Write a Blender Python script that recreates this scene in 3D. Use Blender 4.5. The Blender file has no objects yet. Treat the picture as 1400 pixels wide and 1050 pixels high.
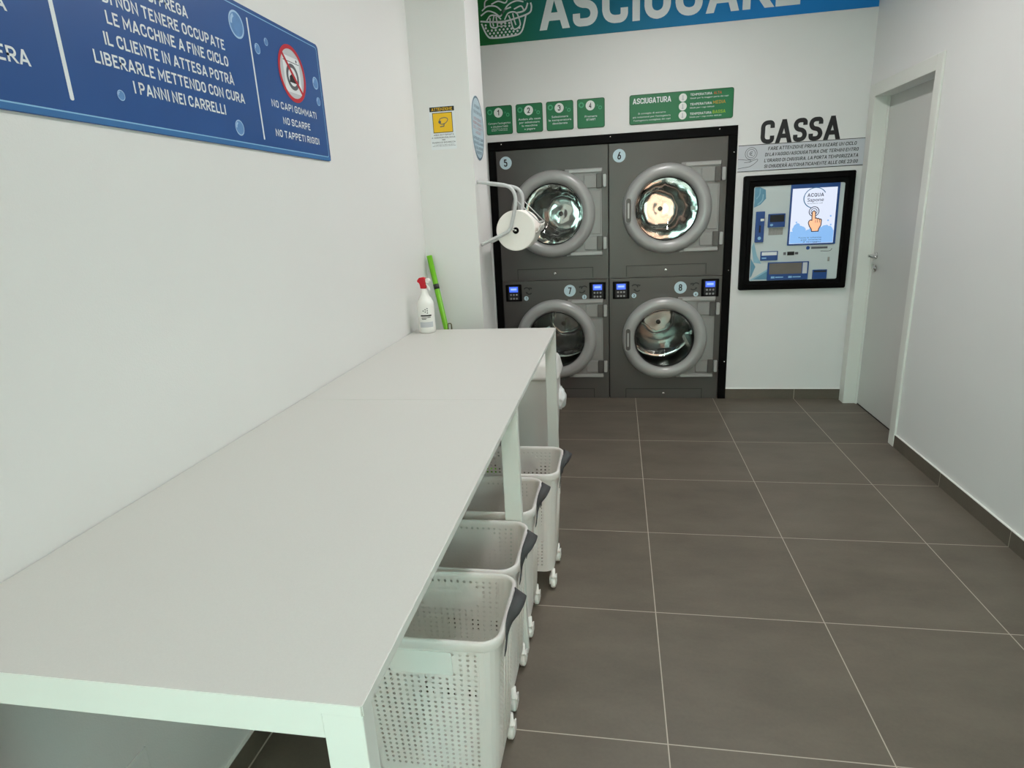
import bpy, math, random
from mathutils import Vector, Matrix, noise
random.seed(4)
sc = bpy.context.scene
COL = sc.collection
PI = math.pi

# ------------------------------------------------------------------ camera, world, light
cam_d = bpy.data.cameras.new('camera')
cam_d.sensor_width = 36.0
cam_d.lens = 36.0 * 828.6 / 1400.0
cam_d.clip_start = 0.02
cam = bpy.data.objects.new('camera', cam_d)
COL.objects.link(cam)
yaw, pit, rol = -0.1795, -0.2756, -0.0505
fw = Vector((math.sin(yaw) * math.cos(pit), math.cos(yaw) * math.cos(pit), math.sin(pit)))
rt = Vector((math.cos(yaw), -math.sin(yaw), 0))
up = rt.cross(fw)
r_ = math.cos(rol) * rt + math.sin(rol) * up
u_ = -math.sin(rol) * rt + math.cos(rol) * up
cam.matrix_world = Matrix(((r_.x, u_.x, -fw.x, -0.1416), (r_.y, u_.y, -fw.y, -4.4389), (r_.z, u_.z, -fw.z, 1.4931), (0, 0, 0, 1)))
sc.camera = cam
sc.view_settings.view_transform = 'Standard'
sc.view_settings.look = 'None'
sc.view_settings.gamma = 1.0
sc.view_settings.use_curve_mapping = False
sc.view_settings.exposure = 0.0

world = bpy.data.worlds.new('world')
sc.world = world
world.use_nodes = True
bg = world.node_tree.nodes['Background']
bg.inputs[0].default_value = (0.87, 1.0, 1.0, 1)
bg.inputs[1].default_value = 10.5

def area(name, loc, rot, sx, sy, power, color):
    l = bpy.data.lights.new(name, 'AREA')
    l.shape = 'RECTANGLE'
    l.size, l.size_y, l.energy, l.color = sx, sy, power, color
    o = bpy.data.objects.new(name, l)
    o.location, o.rotation_euler = loc, rot
    COL.objects.link(o)
    return o
# the glazed shop front behind the camera lets the daylight in
po = area('shopfront_opening', (0.12, -6.5, 1.35), (PI / 2, 0, 0), 2.5, 2.7, 1, (1, 1, 1))
po.data.cycles.is_portal = True
LAMP_POWER = (26, 12, 8)

# ------------------------------------------------------------------ materials
def new_mat(name):
    m = bpy.data.materials.new(name)
    m.use_nodes = True
    return m, m.node_tree, m.node_tree.nodes['Principled BSDF']

def pm(name, col, rough=0.5, metal=0.0, spec=0.5, var=0.0, vscale=8.0, bump=0.0, bscale=200.0, bdist=0.002, emit=None, estr=0.0, coat=0.0):
    m, nt, b = new_mat(name)
    N, L = nt.nodes, nt.links
    b.inputs['Base Color'].default_value = (*col, 1)
    b.inputs['Roughness'].default_value = rough
    b.inputs['Metallic'].default_value = metal
    b.inputs['Specular IOR Level'].default_value = spec
    b.inputs['Coat Weight'].default_value = coat
    tc = N.new('ShaderNodeTexCoord')
    if var:
        n = N.new('ShaderNodeTexNoise'); n.inputs['Scale'].default_value = vscale; n.inputs['Detail'].default_value = 5
        L.new(tc.outputs['Object'], n.inputs['Vector'])
        mx = N.new('ShaderNodeMix'); mx.data_type = 'RGBA'
        mx.inputs[6].default_value = (*[c * (1 - var) for c in col], 1)
        mx.inputs[7].default_value = (*[min(1, c * (1 + var)) for c in col], 1)
        L.new(n.outputs['Fac'], mx.inputs[0]); L.new(mx.outputs[2], b.inputs['Base Color'])
    if bump:
        n2 = N.new('ShaderNodeTexNoise'); n2.inputs['Scale'].default_value = bscale; n2.inputs['Detail'].default_value = 3
        L.new(tc.outputs['Object'], n2.inputs['Vector'])
        bp = N.new('ShaderNodeBump'); bp.inputs['Strength'].default_value = bump; bp.inputs['Distance'].default_value = bdist
        L.new(n2.outputs['Fac'], bp.inputs['Height']); L.new(bp.outputs[0], b.inputs['Normal'])
    if emit:
        b.inputs['Emission Color'].default_value = (*emit, 1)
        b.inputs['Emission Strength'].default_value = estr
    return m

def srgb(r, g, b):
    f = lambda c: (c / 255 / 12.92) if c <= 10 else ((c / 255 + 0.055) / 1.055) ** 2.4
    return (f(r), f(g), f(b))

M = {}
M['wall'] = pm('wall_paint', srgb(226, 226, 224), 0.5, var=0.015, vscale=3, bump=0.25, bscale=260)
M['ceiling'] = pm('ceiling_paint', srgb(235, 235, 232), 0.8, var=0.01)
M['white_metal'] = pm('white_powder_coat', srgb(232, 236, 230), 0.38, var=0.01)
M['laminate'] = pm('grey_white_laminate', srgb(202, 202, 197), 0.42, var=0.05, vscale=420, bump=0.03, bscale=900)
M['ledge'] = pm('satin_laminate', srgb(186, 189, 188), 0.3, var=0.02)
M['door'] = pm('door_laminate', srgb(205, 205, 200), 0.42, var=0.012, vscale=5)
M['casing'] = pm('casing_laminate', srgb(222, 223, 216), 0.4, var=0.01)
M['chrome'] = pm('satin_chrome', (0.62, 0.62, 0.6), 0.22, 1.0, var=0.03)
M['steel'] = pm('drum_steel', (0.66, 0.66, 0.64), 0.18, 1.0, var=0.06, vscale=4, bump=0.25, bscale=5)
M['backplate'] = pm('mirror_steel', (0.8, 0.8, 0.78), 0.06, 1.0, var=0.05, vscale=4, bump=1.0, bscale=2.0, bdist=0.018)
M['cabinet'] = pm('charcoal_steel', srgb(86, 84, 82), 0.36, 0.45, var=0.05, vscale=6, bump=0.04, bscale=500)
M['cabinet_dark'] = pm('charcoal_gap', srgb(26, 26, 26), 0.6)
M['door_ring'] = pm('grey_moulded_plastic', srgb(164, 165, 163), 0.3, 0.1, var=0.02)
M['hinge'] = pm('grey_cast_metal', srgb(140, 140, 138), 0.36, 0.15, var=0.03)
M['black'] = pm('black_frame', srgb(6, 6, 6), 0.5, spec=0.08, var=0.05)
M['black_matt'] = pm('black_matt', srgb(20, 20, 20), 0.6, var=0.05)
M['blocker_dark'] = pm('leak_blocker_black', srgb(30, 30, 30), 0.8)
M['white_plastic'] = pm('white_plastic', srgb(233, 233, 228), 0.35, var=0.01)
M['basket'] = pm('basket_plastic', srgb(250, 250, 252), 0.42, var=0.015)
def let_light_through(m, fac, col):
    # thin moulded plastic passes some warm light
    nt = m.node_tree; b = nt.nodes['Principled BSDF']
    t = nt.nodes.new('ShaderNodeBsdfTranslucent'); t.inputs[0].default_value = (*col, 1)
    mx = nt.nodes.new('ShaderNodeMixShader'); mx.inputs[0].default_value = fac
    nt.links.new(b.outputs[0], mx.inputs[1]); nt.links.new(t.outputs[0], mx.inputs[2])
    nt.links.new(mx.outputs[0], nt.nodes['Material Output'].inputs[0])
let_light_through(M['basket'], 0.42, srgb(255, 250, 238))
M['strap'] = pm('grey_webbing', srgb(70, 71, 73), 0.8, var=0.1, vscale=600, bump=0.4, bscale=900)
M['holder'] = pm('grey_enamel_tube', srgb(190, 193, 192), 0.35, var=0.02)
M['paper'] = pm('paper', srgb(240, 237, 230), 0.9, var=0.02, vscale=60, bump=0.2, bscale=120)
M['core'] = pm('dark_core', srgb(34, 30, 28), 0.8)
M['bag'] = pm('thin_white_plastic', srgb(225, 230, 230), 0.3, var=0.03, vscale=20)
M['bin'] = pm('bin_plastic', srgb(240, 238, 234), 0.42, var=0.02)
M['red'] = pm('red_plastic', srgb(196, 20, 38), 0.35, var=0.03)
M['green_stick'] = pm('lime_plastic', srgb(110, 185, 24), 0.4, var=0.05)
M['dark_plastic'] = pm('dark_plastic', srgb(40, 42, 40), 0.5, var=0.05)
M['wire'] = pm('dull_wire', srgb(110, 104, 70), 0.45, 0.5, var=0.05)
M['ink_white'] = pm('white_print', srgb(226, 231, 233), 0.5, var=0.01)
M['ink_black'] = pm('black_print', srgb(24, 24, 26), 0.55, var=0.05)
M['ink_grey'] = pm('grey_print', srgb(90, 92, 98), 0.55, var=0.05)
M['sign_green'] = pm('green_print', srgb(10, 112, 66), 0.4, var=0.12, vscale=5)
M['sign_green_edge'] = pm('deep_green_print', srgb(6, 80, 44), 0.4, var=0.05)
M['pale_badge'] = pm('pale_print', srgb(190, 214, 222), 0.45, var=0.02)
M['white_badge'] = pm('white_badge', srgb(226, 230, 226), 0.45, var=0.02)
M['bubble_green'] = pm('pale_green_print', srgb(70, 165, 118), 0.4, var=0.2, vscale=60)
M['sign_blue'] = pm('blue_print', srgb(28, 78, 142), 0.38, var=0.1, vscale=4)
M['sign_blue_edge'] = pm('mid_blue_print', srgb(52, 110, 168), 0.4, var=0.05)
M['line_blue'] = pm('pale_blue_print', srgb(140, 190, 225), 0.4, var=0.02)
M['bubble'] = pm('bubble_print', srgb(96, 142, 196), 0.35, var=0.25, vscale=40)
M['bubble_hi'] = pm('bubble_highlight_print', srgb(170, 202, 232), 0.35, var=0.05)
M['no_red'] = pm('red_print', srgb(190, 26, 44), 0.45, var=0.03)
M['grey_print2'] = pm('light_grey_print', srgb(190, 194, 198), 0.45, var=0.03)
M['orange'] = pm('orange_print', srgb(196, 92, 40), 0.45, var=0.02)
M['amber'] = pm('amber_print', srgb(190, 150, 40), 0.45, var=0.02)
M['lime'] = pm('lime_print', srgb(150, 185, 40), 0.45, var=0.02)
M['notice'] = pm('notice_print', srgb(198, 202, 208), 0.5, var=0.01)
M['yellow'] = pm('yellow_print', srgb(236, 190, 20), 0.45, var=0.04, vscale=20)
M['oval'] = pm('pale_blue_sticker', srgb(176, 198, 208), 0.4, var=0.02)
M['oval_rim'] = pm('slate_print', srgb(84, 108, 126), 0.45, var=0.05)
M['oval_red'] = pm('rose_print', srgb(188, 120, 122), 0.45, var=0.05)
M['kiosk_blue'] = pm('kiosk_blue_plastic', srgb(22, 70, 138), 0.35, var=0.06)
M['kiosk_face'] = pm('kiosk_panel', srgb(200, 210, 210), 0.4, var=0.04, vscale=6)
M['kiosk_water'] = pm('water_print', srgb(96, 150, 176), 0.4, var=0.15, vscale=18)
M['kiosk_light'] = pm('pale_water_print', srgb(140, 186, 204), 0.4, var=0.15, vscale=18)
M['smoked'] = pm('tray_window', srgb(110, 104, 98), 0.1, var=0.1)
M['card'] = pm('card_print', srgb(150, 150, 146), 0.5, var=0.3, vscale=90)
M['skin'] = pm('hand_print', srgb(235, 178, 140), 0.6, emit=srgb(235, 178, 140), estr=0.75)
M['scr_white'] = pm('screen_white', srgb(30, 30, 30), 0.2, emit=srgb(226, 234, 252), estr=1.0)
M['scr_blue'] = pm('screen_blue', srgb(30, 30, 30), 0.2, emit=srgb(138, 188, 242), estr=1.0)
M['scr_dark'] = pm('screen_ink', srgb(16, 18, 24), 0.3, emit=srgb(24, 34, 60), estr=0.8)
M['scr_teal'] = pm('screen_teal', srgb(16, 18, 24), 0.3, emit=srgb(70, 120, 160), estr=0.8)
M['lcd'] = pm('lcd_glow', srgb(10, 10, 40), 0.3, emit=srgb(70, 110, 255), estr=1.3)
M['lcd_hi'] = pm('lcd_text', srgb(10, 10, 40), 0.3, emit=srgb(150, 180, 255), estr=1.3)
M['button'] = pm('key_cap', srgb(150, 150, 150), 0.4, var=0.05)
M['housing'] = pm('lamp_housing', srgb(220, 220, 220), 0.4, var=0.02)
M['diffuser'] = pm('lamp_diffuser', srgb(240, 240, 240), 0.4, emit=(1, 0.97, 0.92), estr=6.0)
M['facade'] = pm('salmon_render', srgb(206, 150, 128), 0.85, var=0.08, vscale=1.5)
M['facade_bounce'] = pm('pale_bounce_render', srgb(208, 238, 228), 0.85, var=0.06, vscale=1.5)  # pale green set to cool the daylight bounced off the unseen houses
M['pavement'] = pm('pavement', srgb(130, 128, 122), 0.85, var=0.1, vscale=3)
M['grout'] = pm('grout', srgb(176, 168, 154), 0.8, var=0.04, vscale=30)
M['alu'] = pm('window_aluminium', srgb(120, 122, 124), 0.4, 0.6, var=0.03)

def tile_mat(name):
    m, nt, b = new_mat(name)
    N, L = nt.nodes, nt.links
    tc = N.new('ShaderNodeTexCoord'); sp = N.new('ShaderNodeSeparateXYZ')
    L.new(tc.outputs['Object'], sp.inputs[0])
    def math_(op, a, bb=None):
        n = N.new('ShaderNodeMath'); n.operation = op
        for i, v in enumerate((a, bb)):
            if v is None: continue
            if isinstance(v, (int, float)): n.inputs[i].default_value = v
            else: L.new(v, n.inputs[i])
        return n.outputs[0]
    masks, cells = [], []
    for ax in ('X', 'Y'):
        t = math_('DIVIDE', sp.outputs[ax], 0.6)
        cells.append(math_('FLOOR', t))
        d = math_('ABSOLUTE', math_('SUBTRACT', math_('FRACT', math_('ADD', t, 0.5)), 0.5))
        masks.append(math_('LESS_THAN', d, 0.0030))
    grout = math_('MAXIMUM', masks[0], masks[1])
    cmb = N.new('ShaderNodeCombineXYZ'); L.new(cells[0], cmb.inputs[0]); L.new(cells[1], cmb.inputs[1])
    wn = N.new('ShaderNodeTexWhiteNoise'); L.new(cmb.outputs[0], wn.inputs['Vector'])
    off = N.new('ShaderNodeVectorMath'); off.operation = 'MULTIPLY_ADD'
    L.new(cmb.outputs[0], off.inputs[0]); off.inputs[1].default_value = (7.3, 3.1, 0); L.new(tc.outputs['Object'], off.inputs[2])
    mp = N.new('ShaderNodeMapping'); mp.inputs['Scale'].default_value = (1.6, 3.2, 1.6); L.new(off.outputs[0], mp.inputs[0])
    n1 = N.new('ShaderNodeTexNoise'); n1.inputs['Scale'].default_value = 1.6; n1.inputs['Detail'].default_value = 7; n1.inputs['Roughness'].default_value = 0.6
    L.new(mp.outputs[0], n1.inputs['Vector'])
    n2 = N.new('ShaderNodeTexNoise'); n2.inputs['Scale'].default_value = 90; n2.inputs['Detail'].default_value = 3
    L.new(tc.outputs['Object'], n2.inputs['Vector'])
    f = math_('ADD', math_('MULTIPLY', n1.outputs['Fac'], 0.8), math_('ADD', math_('MULTIPLY', n2.outputs['Fac'], 0.18), math_('MULTIPLY', wn.outputs['Value'], 0.1)))
    cr = N.new('ShaderNodeValToRGB')
    cr.color_ramp.elements[0].position = 0.28; cr.color_ramp.elements[0].color = (*srgb(84, 77, 67), 1)
    cr.color_ramp.elements[1].position = 0.8; cr.color_ramp.elements[1].color = (*srgb(110, 102, 90), 1)
    L.new(f, cr.inputs[0])
    mx = N.new('ShaderNodeMix'); mx.data_type = 'RGBA'
    L.new(grout, mx.inputs[0]); L.new(cr.outputs[0], mx.inputs[6]); mx.inputs[7].default_value = (*srgb(176, 168, 154), 1)
    L.new(mx.outputs[2], b.inputs['Base Color'])
    b.inputs['Roughness'].default_value = 0.5
    bp = N.new('ShaderNodeBump'); bp.inputs['Strength'].default_value = 0.25; bp.inputs['Distance'].default_value = 0.002
    L.new(math_('SUBTRACT', math_('MULTIPLY', n2.outputs['Fac'], 0.3), grout), bp.inputs['Height']); L.new(bp.outputs[0], b.inputs['Normal'])
    return m
M['tile'] = tile_mat('taupe_porcelain_tile')

def gradient_mat(name, c0, c1, x0, x1, axis='X', rough=0.4):
    m, nt, b = new_mat(name)
    N, L = nt.nodes, nt.links
    tc = N.new('ShaderNodeTexCoord'); sp = N.new('ShaderNodeSeparateXYZ'); L.new(tc.outputs['Object'], sp.inputs[0])
    mr = N.new('ShaderNodeMapRange'); mr.inputs[1].default_value = x0; mr.inputs[2].default_value = x1
    L.new(sp.outputs[axis], mr.inputs[0])
    cr = N.new('ShaderNodeValToRGB')
    cr.color_ramp.elements[0].color = (*c0, 1); cr.color_ramp.elements[1].color = (*c1, 1)
    L.new(mr.outputs[0], cr.inputs[0]); L.new(cr.outputs[0], b.inputs['Base Color'])
    b.inputs['Roughness'].default_value = rough
    return m
# printed colour fade of the banner, green at its left end and blue at its right end
M['banner'] = gradient_mat('banner_print', srgb(0, 104, 46), srgb(0, 124, 200), -1.0, 0.85, rough=0.7)

def glass_mat(name, tint=(0.9, 0.93, 0.92), refl=1.0):
    m, nt, b = new_mat(name)
    N, L = nt.nodes, nt.links
    tr = N.new('ShaderNodeBsdfTransparent'); tr.inputs[0].default_value = (*tint, 1)
    gl = N.new('ShaderNodeBsdfGlossy'); gl.inputs['Roughness'].default_value = 0.02
    fr = N.new('ShaderNodeFresnel'); fr.inputs['IOR'].default_value = 1.6
    mul = N.new('ShaderNodeMath'); mul.operation = 'MULTIPLY'; mul.inputs[1].default_value = refl; L.new(fr.outputs[0], mul.inputs[0])
    mx = N.new('ShaderNodeMixShader'); L.new(mul.outputs[0], mx.inputs[0]); L.new(tr.outputs[0], mx.inputs[1]); L.new(gl.outputs[0], mx.inputs[2])
    L.new(mx.outputs[0], N['Material Output'].inputs[0])
    return m
M['glass'] = glass_mat('door_glass', (0.82, 0.85, 0.84), 1.1)
M['pane'] = glass_mat('shop_window_glass', (0.97, 0.99, 0.98), 1.0)

# ------------------------------------------------------------------ geometry helpers
ORG = {}
def link(o, parent=None, origin=(0, 0, 0)):
    COL.objects.link(o)
    origin = Vector(origin)
    ORG[o.name] = origin
    if parent is not None:
        o.parent = parent
        o.location = origin - ORG[parent.name]
    else:
        o.location = origin
    return o

class Face:
    """A flat surface: (u, v) run along it, d is the distance out of it."""
    def __init__(self, o, ux, uz, n): self.o, self.ux, self.uz, self.n = map(Vector, (o, ux, uz, n))
    def __call__(self, u, v, d=0.0): return self.o + self.ux * u + self.uz * v + self.n * d
YB, XL, XC, YC, XR = 0.346, -1.195, -0.890, -1.115, 1.53
BACK = Face((0, YB, 0), (1, 0, 0), (0, 0, 1), (0, -1, 0))
KS = 0.7705   # size of the rules sign against its drawing
LEFT = Face((XL, -2.187 + 1.522 * KS, 1.708 - 1.770 * KS), (0, KS, 0), (0, 0, KS), (1, 0, 0))
KN = 0.774
COLF = Face((-1.113 + 1.393 * KN, YC, 1.831 - 1.928 * KN), (KN, 0, 0), (0, 0, KN), (0, -1, 0))
COLS = Face((XC, -0.962 - 0.095 * 0.75, 1.94 - 2.08 * 0.75), (0, 0.70, 0), (0, 0, 0.75), (1, 0, 0))

class MB:
    def __init__(self): self.v, self.f, self.s = [], [], []
    def add(self, vs, fs, smooth=False):
        n = len(self.v); self.v += [Vector(p) for p in vs]
        self.f += [tuple(i + n for i in f) for f in fs]; self.s += [smooth] * len(fs); return self
    def box(self, x0, x1, y0, y1, z0, z1):
        vs = [(x, y, z) for z in (z0, z1) for y in (y0, y1) for x in (x0, x1)]
        return self.add(vs, [(0, 2, 3, 1), (4, 5, 7, 6), (0, 1, 5, 4), (2, 6, 7, 3), (0, 4, 6, 2), (1, 3, 7, 5)])
    def prism(self, face, pts, d0, d1):
        n = len(pts)
        vs = [face(u, v, d0) for u, v in pts] + [face(u, v, d1) for u, v in pts]
        return self.add(vs, [tuple(reversed(range(n))), tuple(range(n, 2 * n))] + [(i, (i + 1) % n, n + (i + 1) % n, n + i) for i in range(n)])
    def flat(self, face, pts, d):
        return self.add([face(u, v, d) for u, v in pts], [tuple(range(len(pts)))])
    def rect(self, face, u0, u1, v0, v1, d0, d1, r=0.0, seg=5):
        return self.prism(face, rrect(u0, u1, v0, v1, r, seg), d0, d1)
    def disc(self, face, cu, cv, ru, d, rv=None, seg=36, d0=None):
        pts = [(cu + ru * math.cos(2 * PI * k / seg), cv + (rv or ru) * math.sin(2 * PI * k / seg)) for k in range(seg)]
        return self.flat(face, pts, d) if d0 is None else self.prism(face, pts, d0, d)
    def ring(self, face, cu, cv, r0, r1, d, seg=40, k=1.0, a0=0.0, a1=2 * PI):
        full = abs(a1 - a0 - 2 * PI) < 1e-6
        n = seg if full else seg + 1
        vs = []
        for i in range(n):
            a = a0 + (a1 - a0) * i / seg
            for r in (r0, r1): vs.append(face(cu + r * math.cos(a) * k, cv + r * math.sin(a), d))
        return self.add(vs, [(2 * i, 2 * i + 1, 2 * ((i + 1) % n) + 1, 2 * ((i + 1) % n)) for i in range(seg)])
    def stroke(self, face, pts, w, d, closed=False):
        n = len(pts); vs = []
        for i in range(n):
            a = Vector(pts[(i - 1) % n] if (closed or i > 0) else pts[i]); b = Vector(pts[(i + 1) % n] if (closed or i < n - 1) else pts[i])
            t = (b - a).normalized() if (b - a).length > 1e-9 else Vector((1, 0)); p = Vector((-t.y, t.x)) * w / 2
            if closed or 0 < i < n - 1:
                e = Vector(pts[i]) - Vector(pts[(i - 1) % n]); e = e.normalized() if e.length > 1e-9 else t
                f_ = Vector(pts[(i + 1) % n]) - Vector(pts[i]); f_ = f_.normalized() if f_.length > 1e-9 else t
                t2 = (e + f_)
                if t2.length > 0.3:
                    t2.normalize(); p = Vector((-t2.y, t2.x)) * w / 2 / max(0.42, t2.dot(e))
            c = Vector(pts[i]); vs += [face(c.x + p.x, c.y + p.y, d), face(c.x - p.x, c.y - p.y, d)]
        m = n if closed else n - 1
        return self.add(vs, [(2 * i, 2 * i + 1, 2 * ((i + 1) % n) + 1, 2 * ((i + 1) % n)) for i in range(m)])
    def lathe(self, c, axis, prof, seg=48, smooth=True, cap=False):
        ax = Vector(axis).normalized(); e1 = ax.orthogonal().normalized(); e2 = ax.cross(e1); c = Vector(c)
        vs = [c + ax * h + (e1 * math.cos(2 * PI * k / seg) + e2 * math.sin(2 * PI * k / seg)) * r for r, h in prof for k in range(seg)]
        fs = [(i * seg + k, i * seg + (k + 1) % seg, (i + 1) * seg + (k + 1) % seg, (i + 1) * seg + k) for i in range(len(prof) - 1) for k in range(seg)]
        if cap: fs += [tuple(reversed(range(seg))), tuple(range((len(prof) - 1) * seg, len(prof) * seg))]
        return self.add(vs, fs, smooth)
    def tube(self, pts, r, seg=12, closed=False):
        pts = [Vector(p) for p in pts]; n = len(pts); vs = []
        rr = r if isinstance(r, (list, tuple)) else [r] * n
        t0 = (pts[1] - pts[0]).normalized(); e1 = t0.orthogonal().normalized()
        for i in range(n):
            a = pts[(i - 1) % n] if (closed or i > 0) else pts[i]; b = pts[(i + 1) % n] if (closed or i < n - 1) else pts[i]
            t = (b - a).normalized(); e1 = (e1 - t * e1.dot(t)).normalized(); e2 = t.cross(e1)
            vs += [pts[i] + (e1 * math.cos(2 * PI * k / seg) + e2 * math.sin(2 * PI * k / seg)) * rr[i] for k in range(seg)]
        m = n if closed else n - 1
        fs = [(i * seg + k, i * seg + (k + 1) % seg, ((i + 1) % n) * seg + (k + 1) % seg, ((i + 1) % n) * seg + k) for i in range(m) for k in range(seg)]
        if not closed: fs += [tuple(reversed(range(seg))), tuple(range((n - 1) * seg, n * seg))]
        return self.add(vs, fs, True)
    def build(self, name, mat, parent=None, origin=None, bevel=0.0, bseg=2):
        if origin is None: origin = ORG[parent.name] if parent is not None else Vector((0, 0, 0))
        origin = Vector(origin)
        me = bpy.data.meshes.new(name)
        me.from_pydata([tuple(p - origin) for p in self.v], [], self.f)
        me.polygons.foreach_set('use_smooth', self.s)
        me.materials.append(M[mat] if isinstance(mat, str) else mat)
        me.update()
        o = bpy.data.objects.new(name, me)
        link(o, parent, origin)
        if bevel:
            b = o.modifiers.new('bevel', 'BEVEL'); b.width = bevel; b.segments = bseg; b.limit_method = 'ANGLE'; b.angle_limit = 0.6
        return o

def rrect(u0, u1, v0, v1, r=0.0, seg=5):
    if r <= 0: return [(u0, v0), (u1, v0), (u1, v1), (u0, v1)]
    out = []
    for cx, cy, a in ((u1 - r, v0 + r, -PI / 2), (u1 - r, v1 - r, 0), (u0 + r, v1 - r, PI / 2), (u0 + r, v0 + r, PI)):
        out += [(cx + r * math.cos(a + PI / 2 * k / seg), cy + r * math.sin(a + PI / 2 * k / seg)) for k in range(seg + 1)]
    return out

def bez(pts, n=14):
    """Catmull-Rom through the given points (2-D or 3-D)."""
    P = [Vector(p) for p in pts]; P = [P[0] * 2 - P[1]] + P + [P[-1] * 2 - P[-2]]; out = []
    for i in range(1, len(P) - 2):
        for k in range(n):
            t = k / n
            out.append(0.5 * (2 * P[i] + (P[i + 1] - P[i - 1]) * t + (2 * P[i - 1] - 5 * P[i] + 4 * P[i + 1] - P[i + 2]) * t * t + (3 * P[i] - P[i - 1] - 3 * P[i + 1] + P[i + 2]) * t ** 3))
    return out + [P[-2]]

# flat lettering: the outline of each string is turned into a mesh
_tc = bpy.data.curves.new('lettering_source', 'FONT')
_to = bpy.data.objects.new('lettering_source', _tc)
COL.objects.link(_to)
def glyphs(body, bold, res=4):
    _tc.body = body; _tc.offset = bold; _tc.resolution_u = res; _tc.size = 1.0
    bpy.context.view_layer.update()
    me = bpy.data.meshes.new_from_object(_to.evaluated_get(bpy.context.evaluated_depsgraph_get()))
    vs = [(v.co.x, v.co.y) for v in me.vertices]; fs = [tuple(p.vertices) for p in me.polygons]
    bpy.data.meshes.remove(me)
    return vs, fs
# narrow technical capitals drawn as strokes of even width: name -> (width, strokes); 'c' closes a stroke, numbers list its rounded corners
_O = [([(0, 0), (1, 0), (1, 1), (0, 1)], 'c', (0, 1, 2, 3))]
_P = [([(0, 0), (0, 1), (1, 1), (1, .44), (0, .44)], '', (2, 3))]
_A = [([(0, 0), (.46, 1), (.54, 1), (1, 0)], 'a', ()), ([(.2, .25), (.8, .25)], '', ())]
GL = {'A': (.54, _A), '\u00c0': (.54, _A + [([(.25, 1.32), (.55, 1.2)], '', ())]), '\u00d2': (.5, _O), 'O': (.46, _O), '0': (.42, _O),
 'B': (.46, [([(0, 0), (0, 1), (.94, 1), (.94, .53), (0, .53)], '', (2, 3)), ([(0, .53), (1, .53), (1, 0), (0, 0)], '', (1, 2))]),
 'C': (.46, [([(1, .70), (1, 1), (0, 1), (0, 0), (1, 0), (1, .30)], '', (1, 2, 3, 4))]), 'D': (.47, [([(0, 0), (0, 1), (1, 1), (1, 0)], 'c', (2, 3))]),
 'E': (.38, [([(1, 0), (0, 0), (0, 1), (1, 1)], '', ()), ([(0, .52), (.9, .52)], '', ())]), 'F': (.37, [([(0, 0), (0, 1), (1, 1)], '', ()), ([(0, .50), (.9, .50)], '', ())]),
 'G': (.47, [([(1, .72), (1, 1), (0, 1), (0, 0), (1, 0), (1, .48), (.5, .48)], '', (1, 2, 3, 4))]), 'H': (.47, [([(0, 0), (0, 1)], '', ()), ([(1, 0), (1, 1)], '', ()), ([(0, .52), (1, .52)], '', ())]),
 'I': (0, [([(0, 0), (0, 1)], '', ())]), 'L': (.36, [([(0, 1), (0, 0), (1, 0)], '', ())]), 'M': (.62, [([(0, 0), (0, 1), (.5, .28), (1, 1), (1, 0)], '', ())]), 'N': (.49, [([(0, 0), (0, 1), (1, 0), (1, 1)], '', ())]),
 'P': (.45, _P), 'R': (.47, _P + [([(.45, .44), (1, 0)], '', ())]), 'S': (.45, [([(1, .74), (1, 1), (0, 1), (0, .54), (1, .48), (1, 0), (0, 0), (0, .26)], '', (1, 2, 3, 4, 5, 6))]),
 'Q': (.46, _O + [([(.6, .25), (1.05, -.05)], '', ())]), 'T': (.46, [([(0, 1), (1, 1)], '', ()), ([(.5, 1), (.5, 0)], '', ())]), 'U': (.46, [([(0, 1), (0, 0), (1, 0), (1, 1)], '', (1, 2))]), 'V': (.52, [([(0, 1), (.5, 0), (1, 1)], '', ())]),
 'Z': (.43, [([(0, 1), (1, 1), (0, 0), (1, 0)], '', ())]), '1': (.26, [([(0, .72), (1, 1), (1, 0)], '', ())]), '2': (.42, [([(0, .72), (0, 1), (1, 1), (1, .52), (0, 0), (1, 0)], '', (1, 2, 3))]),
 '3': (.42, [([(0, .78), (0, 1), (1, 1), (1, .54), (.4, .54)], '', (1, 2, 3)), ([(.4, .54), (1, .54), (1, 0), (0, 0), (0, .22)], '', (1, 2, 3))]), '4': (.46, [([(.78, 0), (.78, 1), (0, .26), (1.05, .26)], '', ())]),
 '5': (.42, [([(.95, 1), (.06, 1), (.02, .54), (.02, .60), (1, .62), (1, 0), (0, 0), (0, .22)], '', (4, 5, 6))]), '6': (.43, [([(.72, 1), (0, .38), (0, 0), (1, 0), (1, .58), (.1, .58)], '', (1, 2, 3, 4))]),
 '7': (.42, [([(0, 1), (1, 1), (.3, 0)], '', ())]), '8': (.42, [([(.04, .54), (.96, .54), (.96, 1), (.04, 1)], 'c', (0, 1, 2, 3)), ([(0, 0), (1, 0), (1, .54), (0, .54)], 'c', (0, 1, 2, 3))]),
 "'": (0, [([(0, .78), (0, 1)], '', ())]), '/': (.3, [([(0, -.05), (1, 1.05)], '', ())]), ',': (.05, [([(1, .05), (0, -.16)], '', ())]), ':': (0, [([(0, .06), (0, .18)], '', ()), ([(0, .62), (0, .74)], '', ())])}
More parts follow.
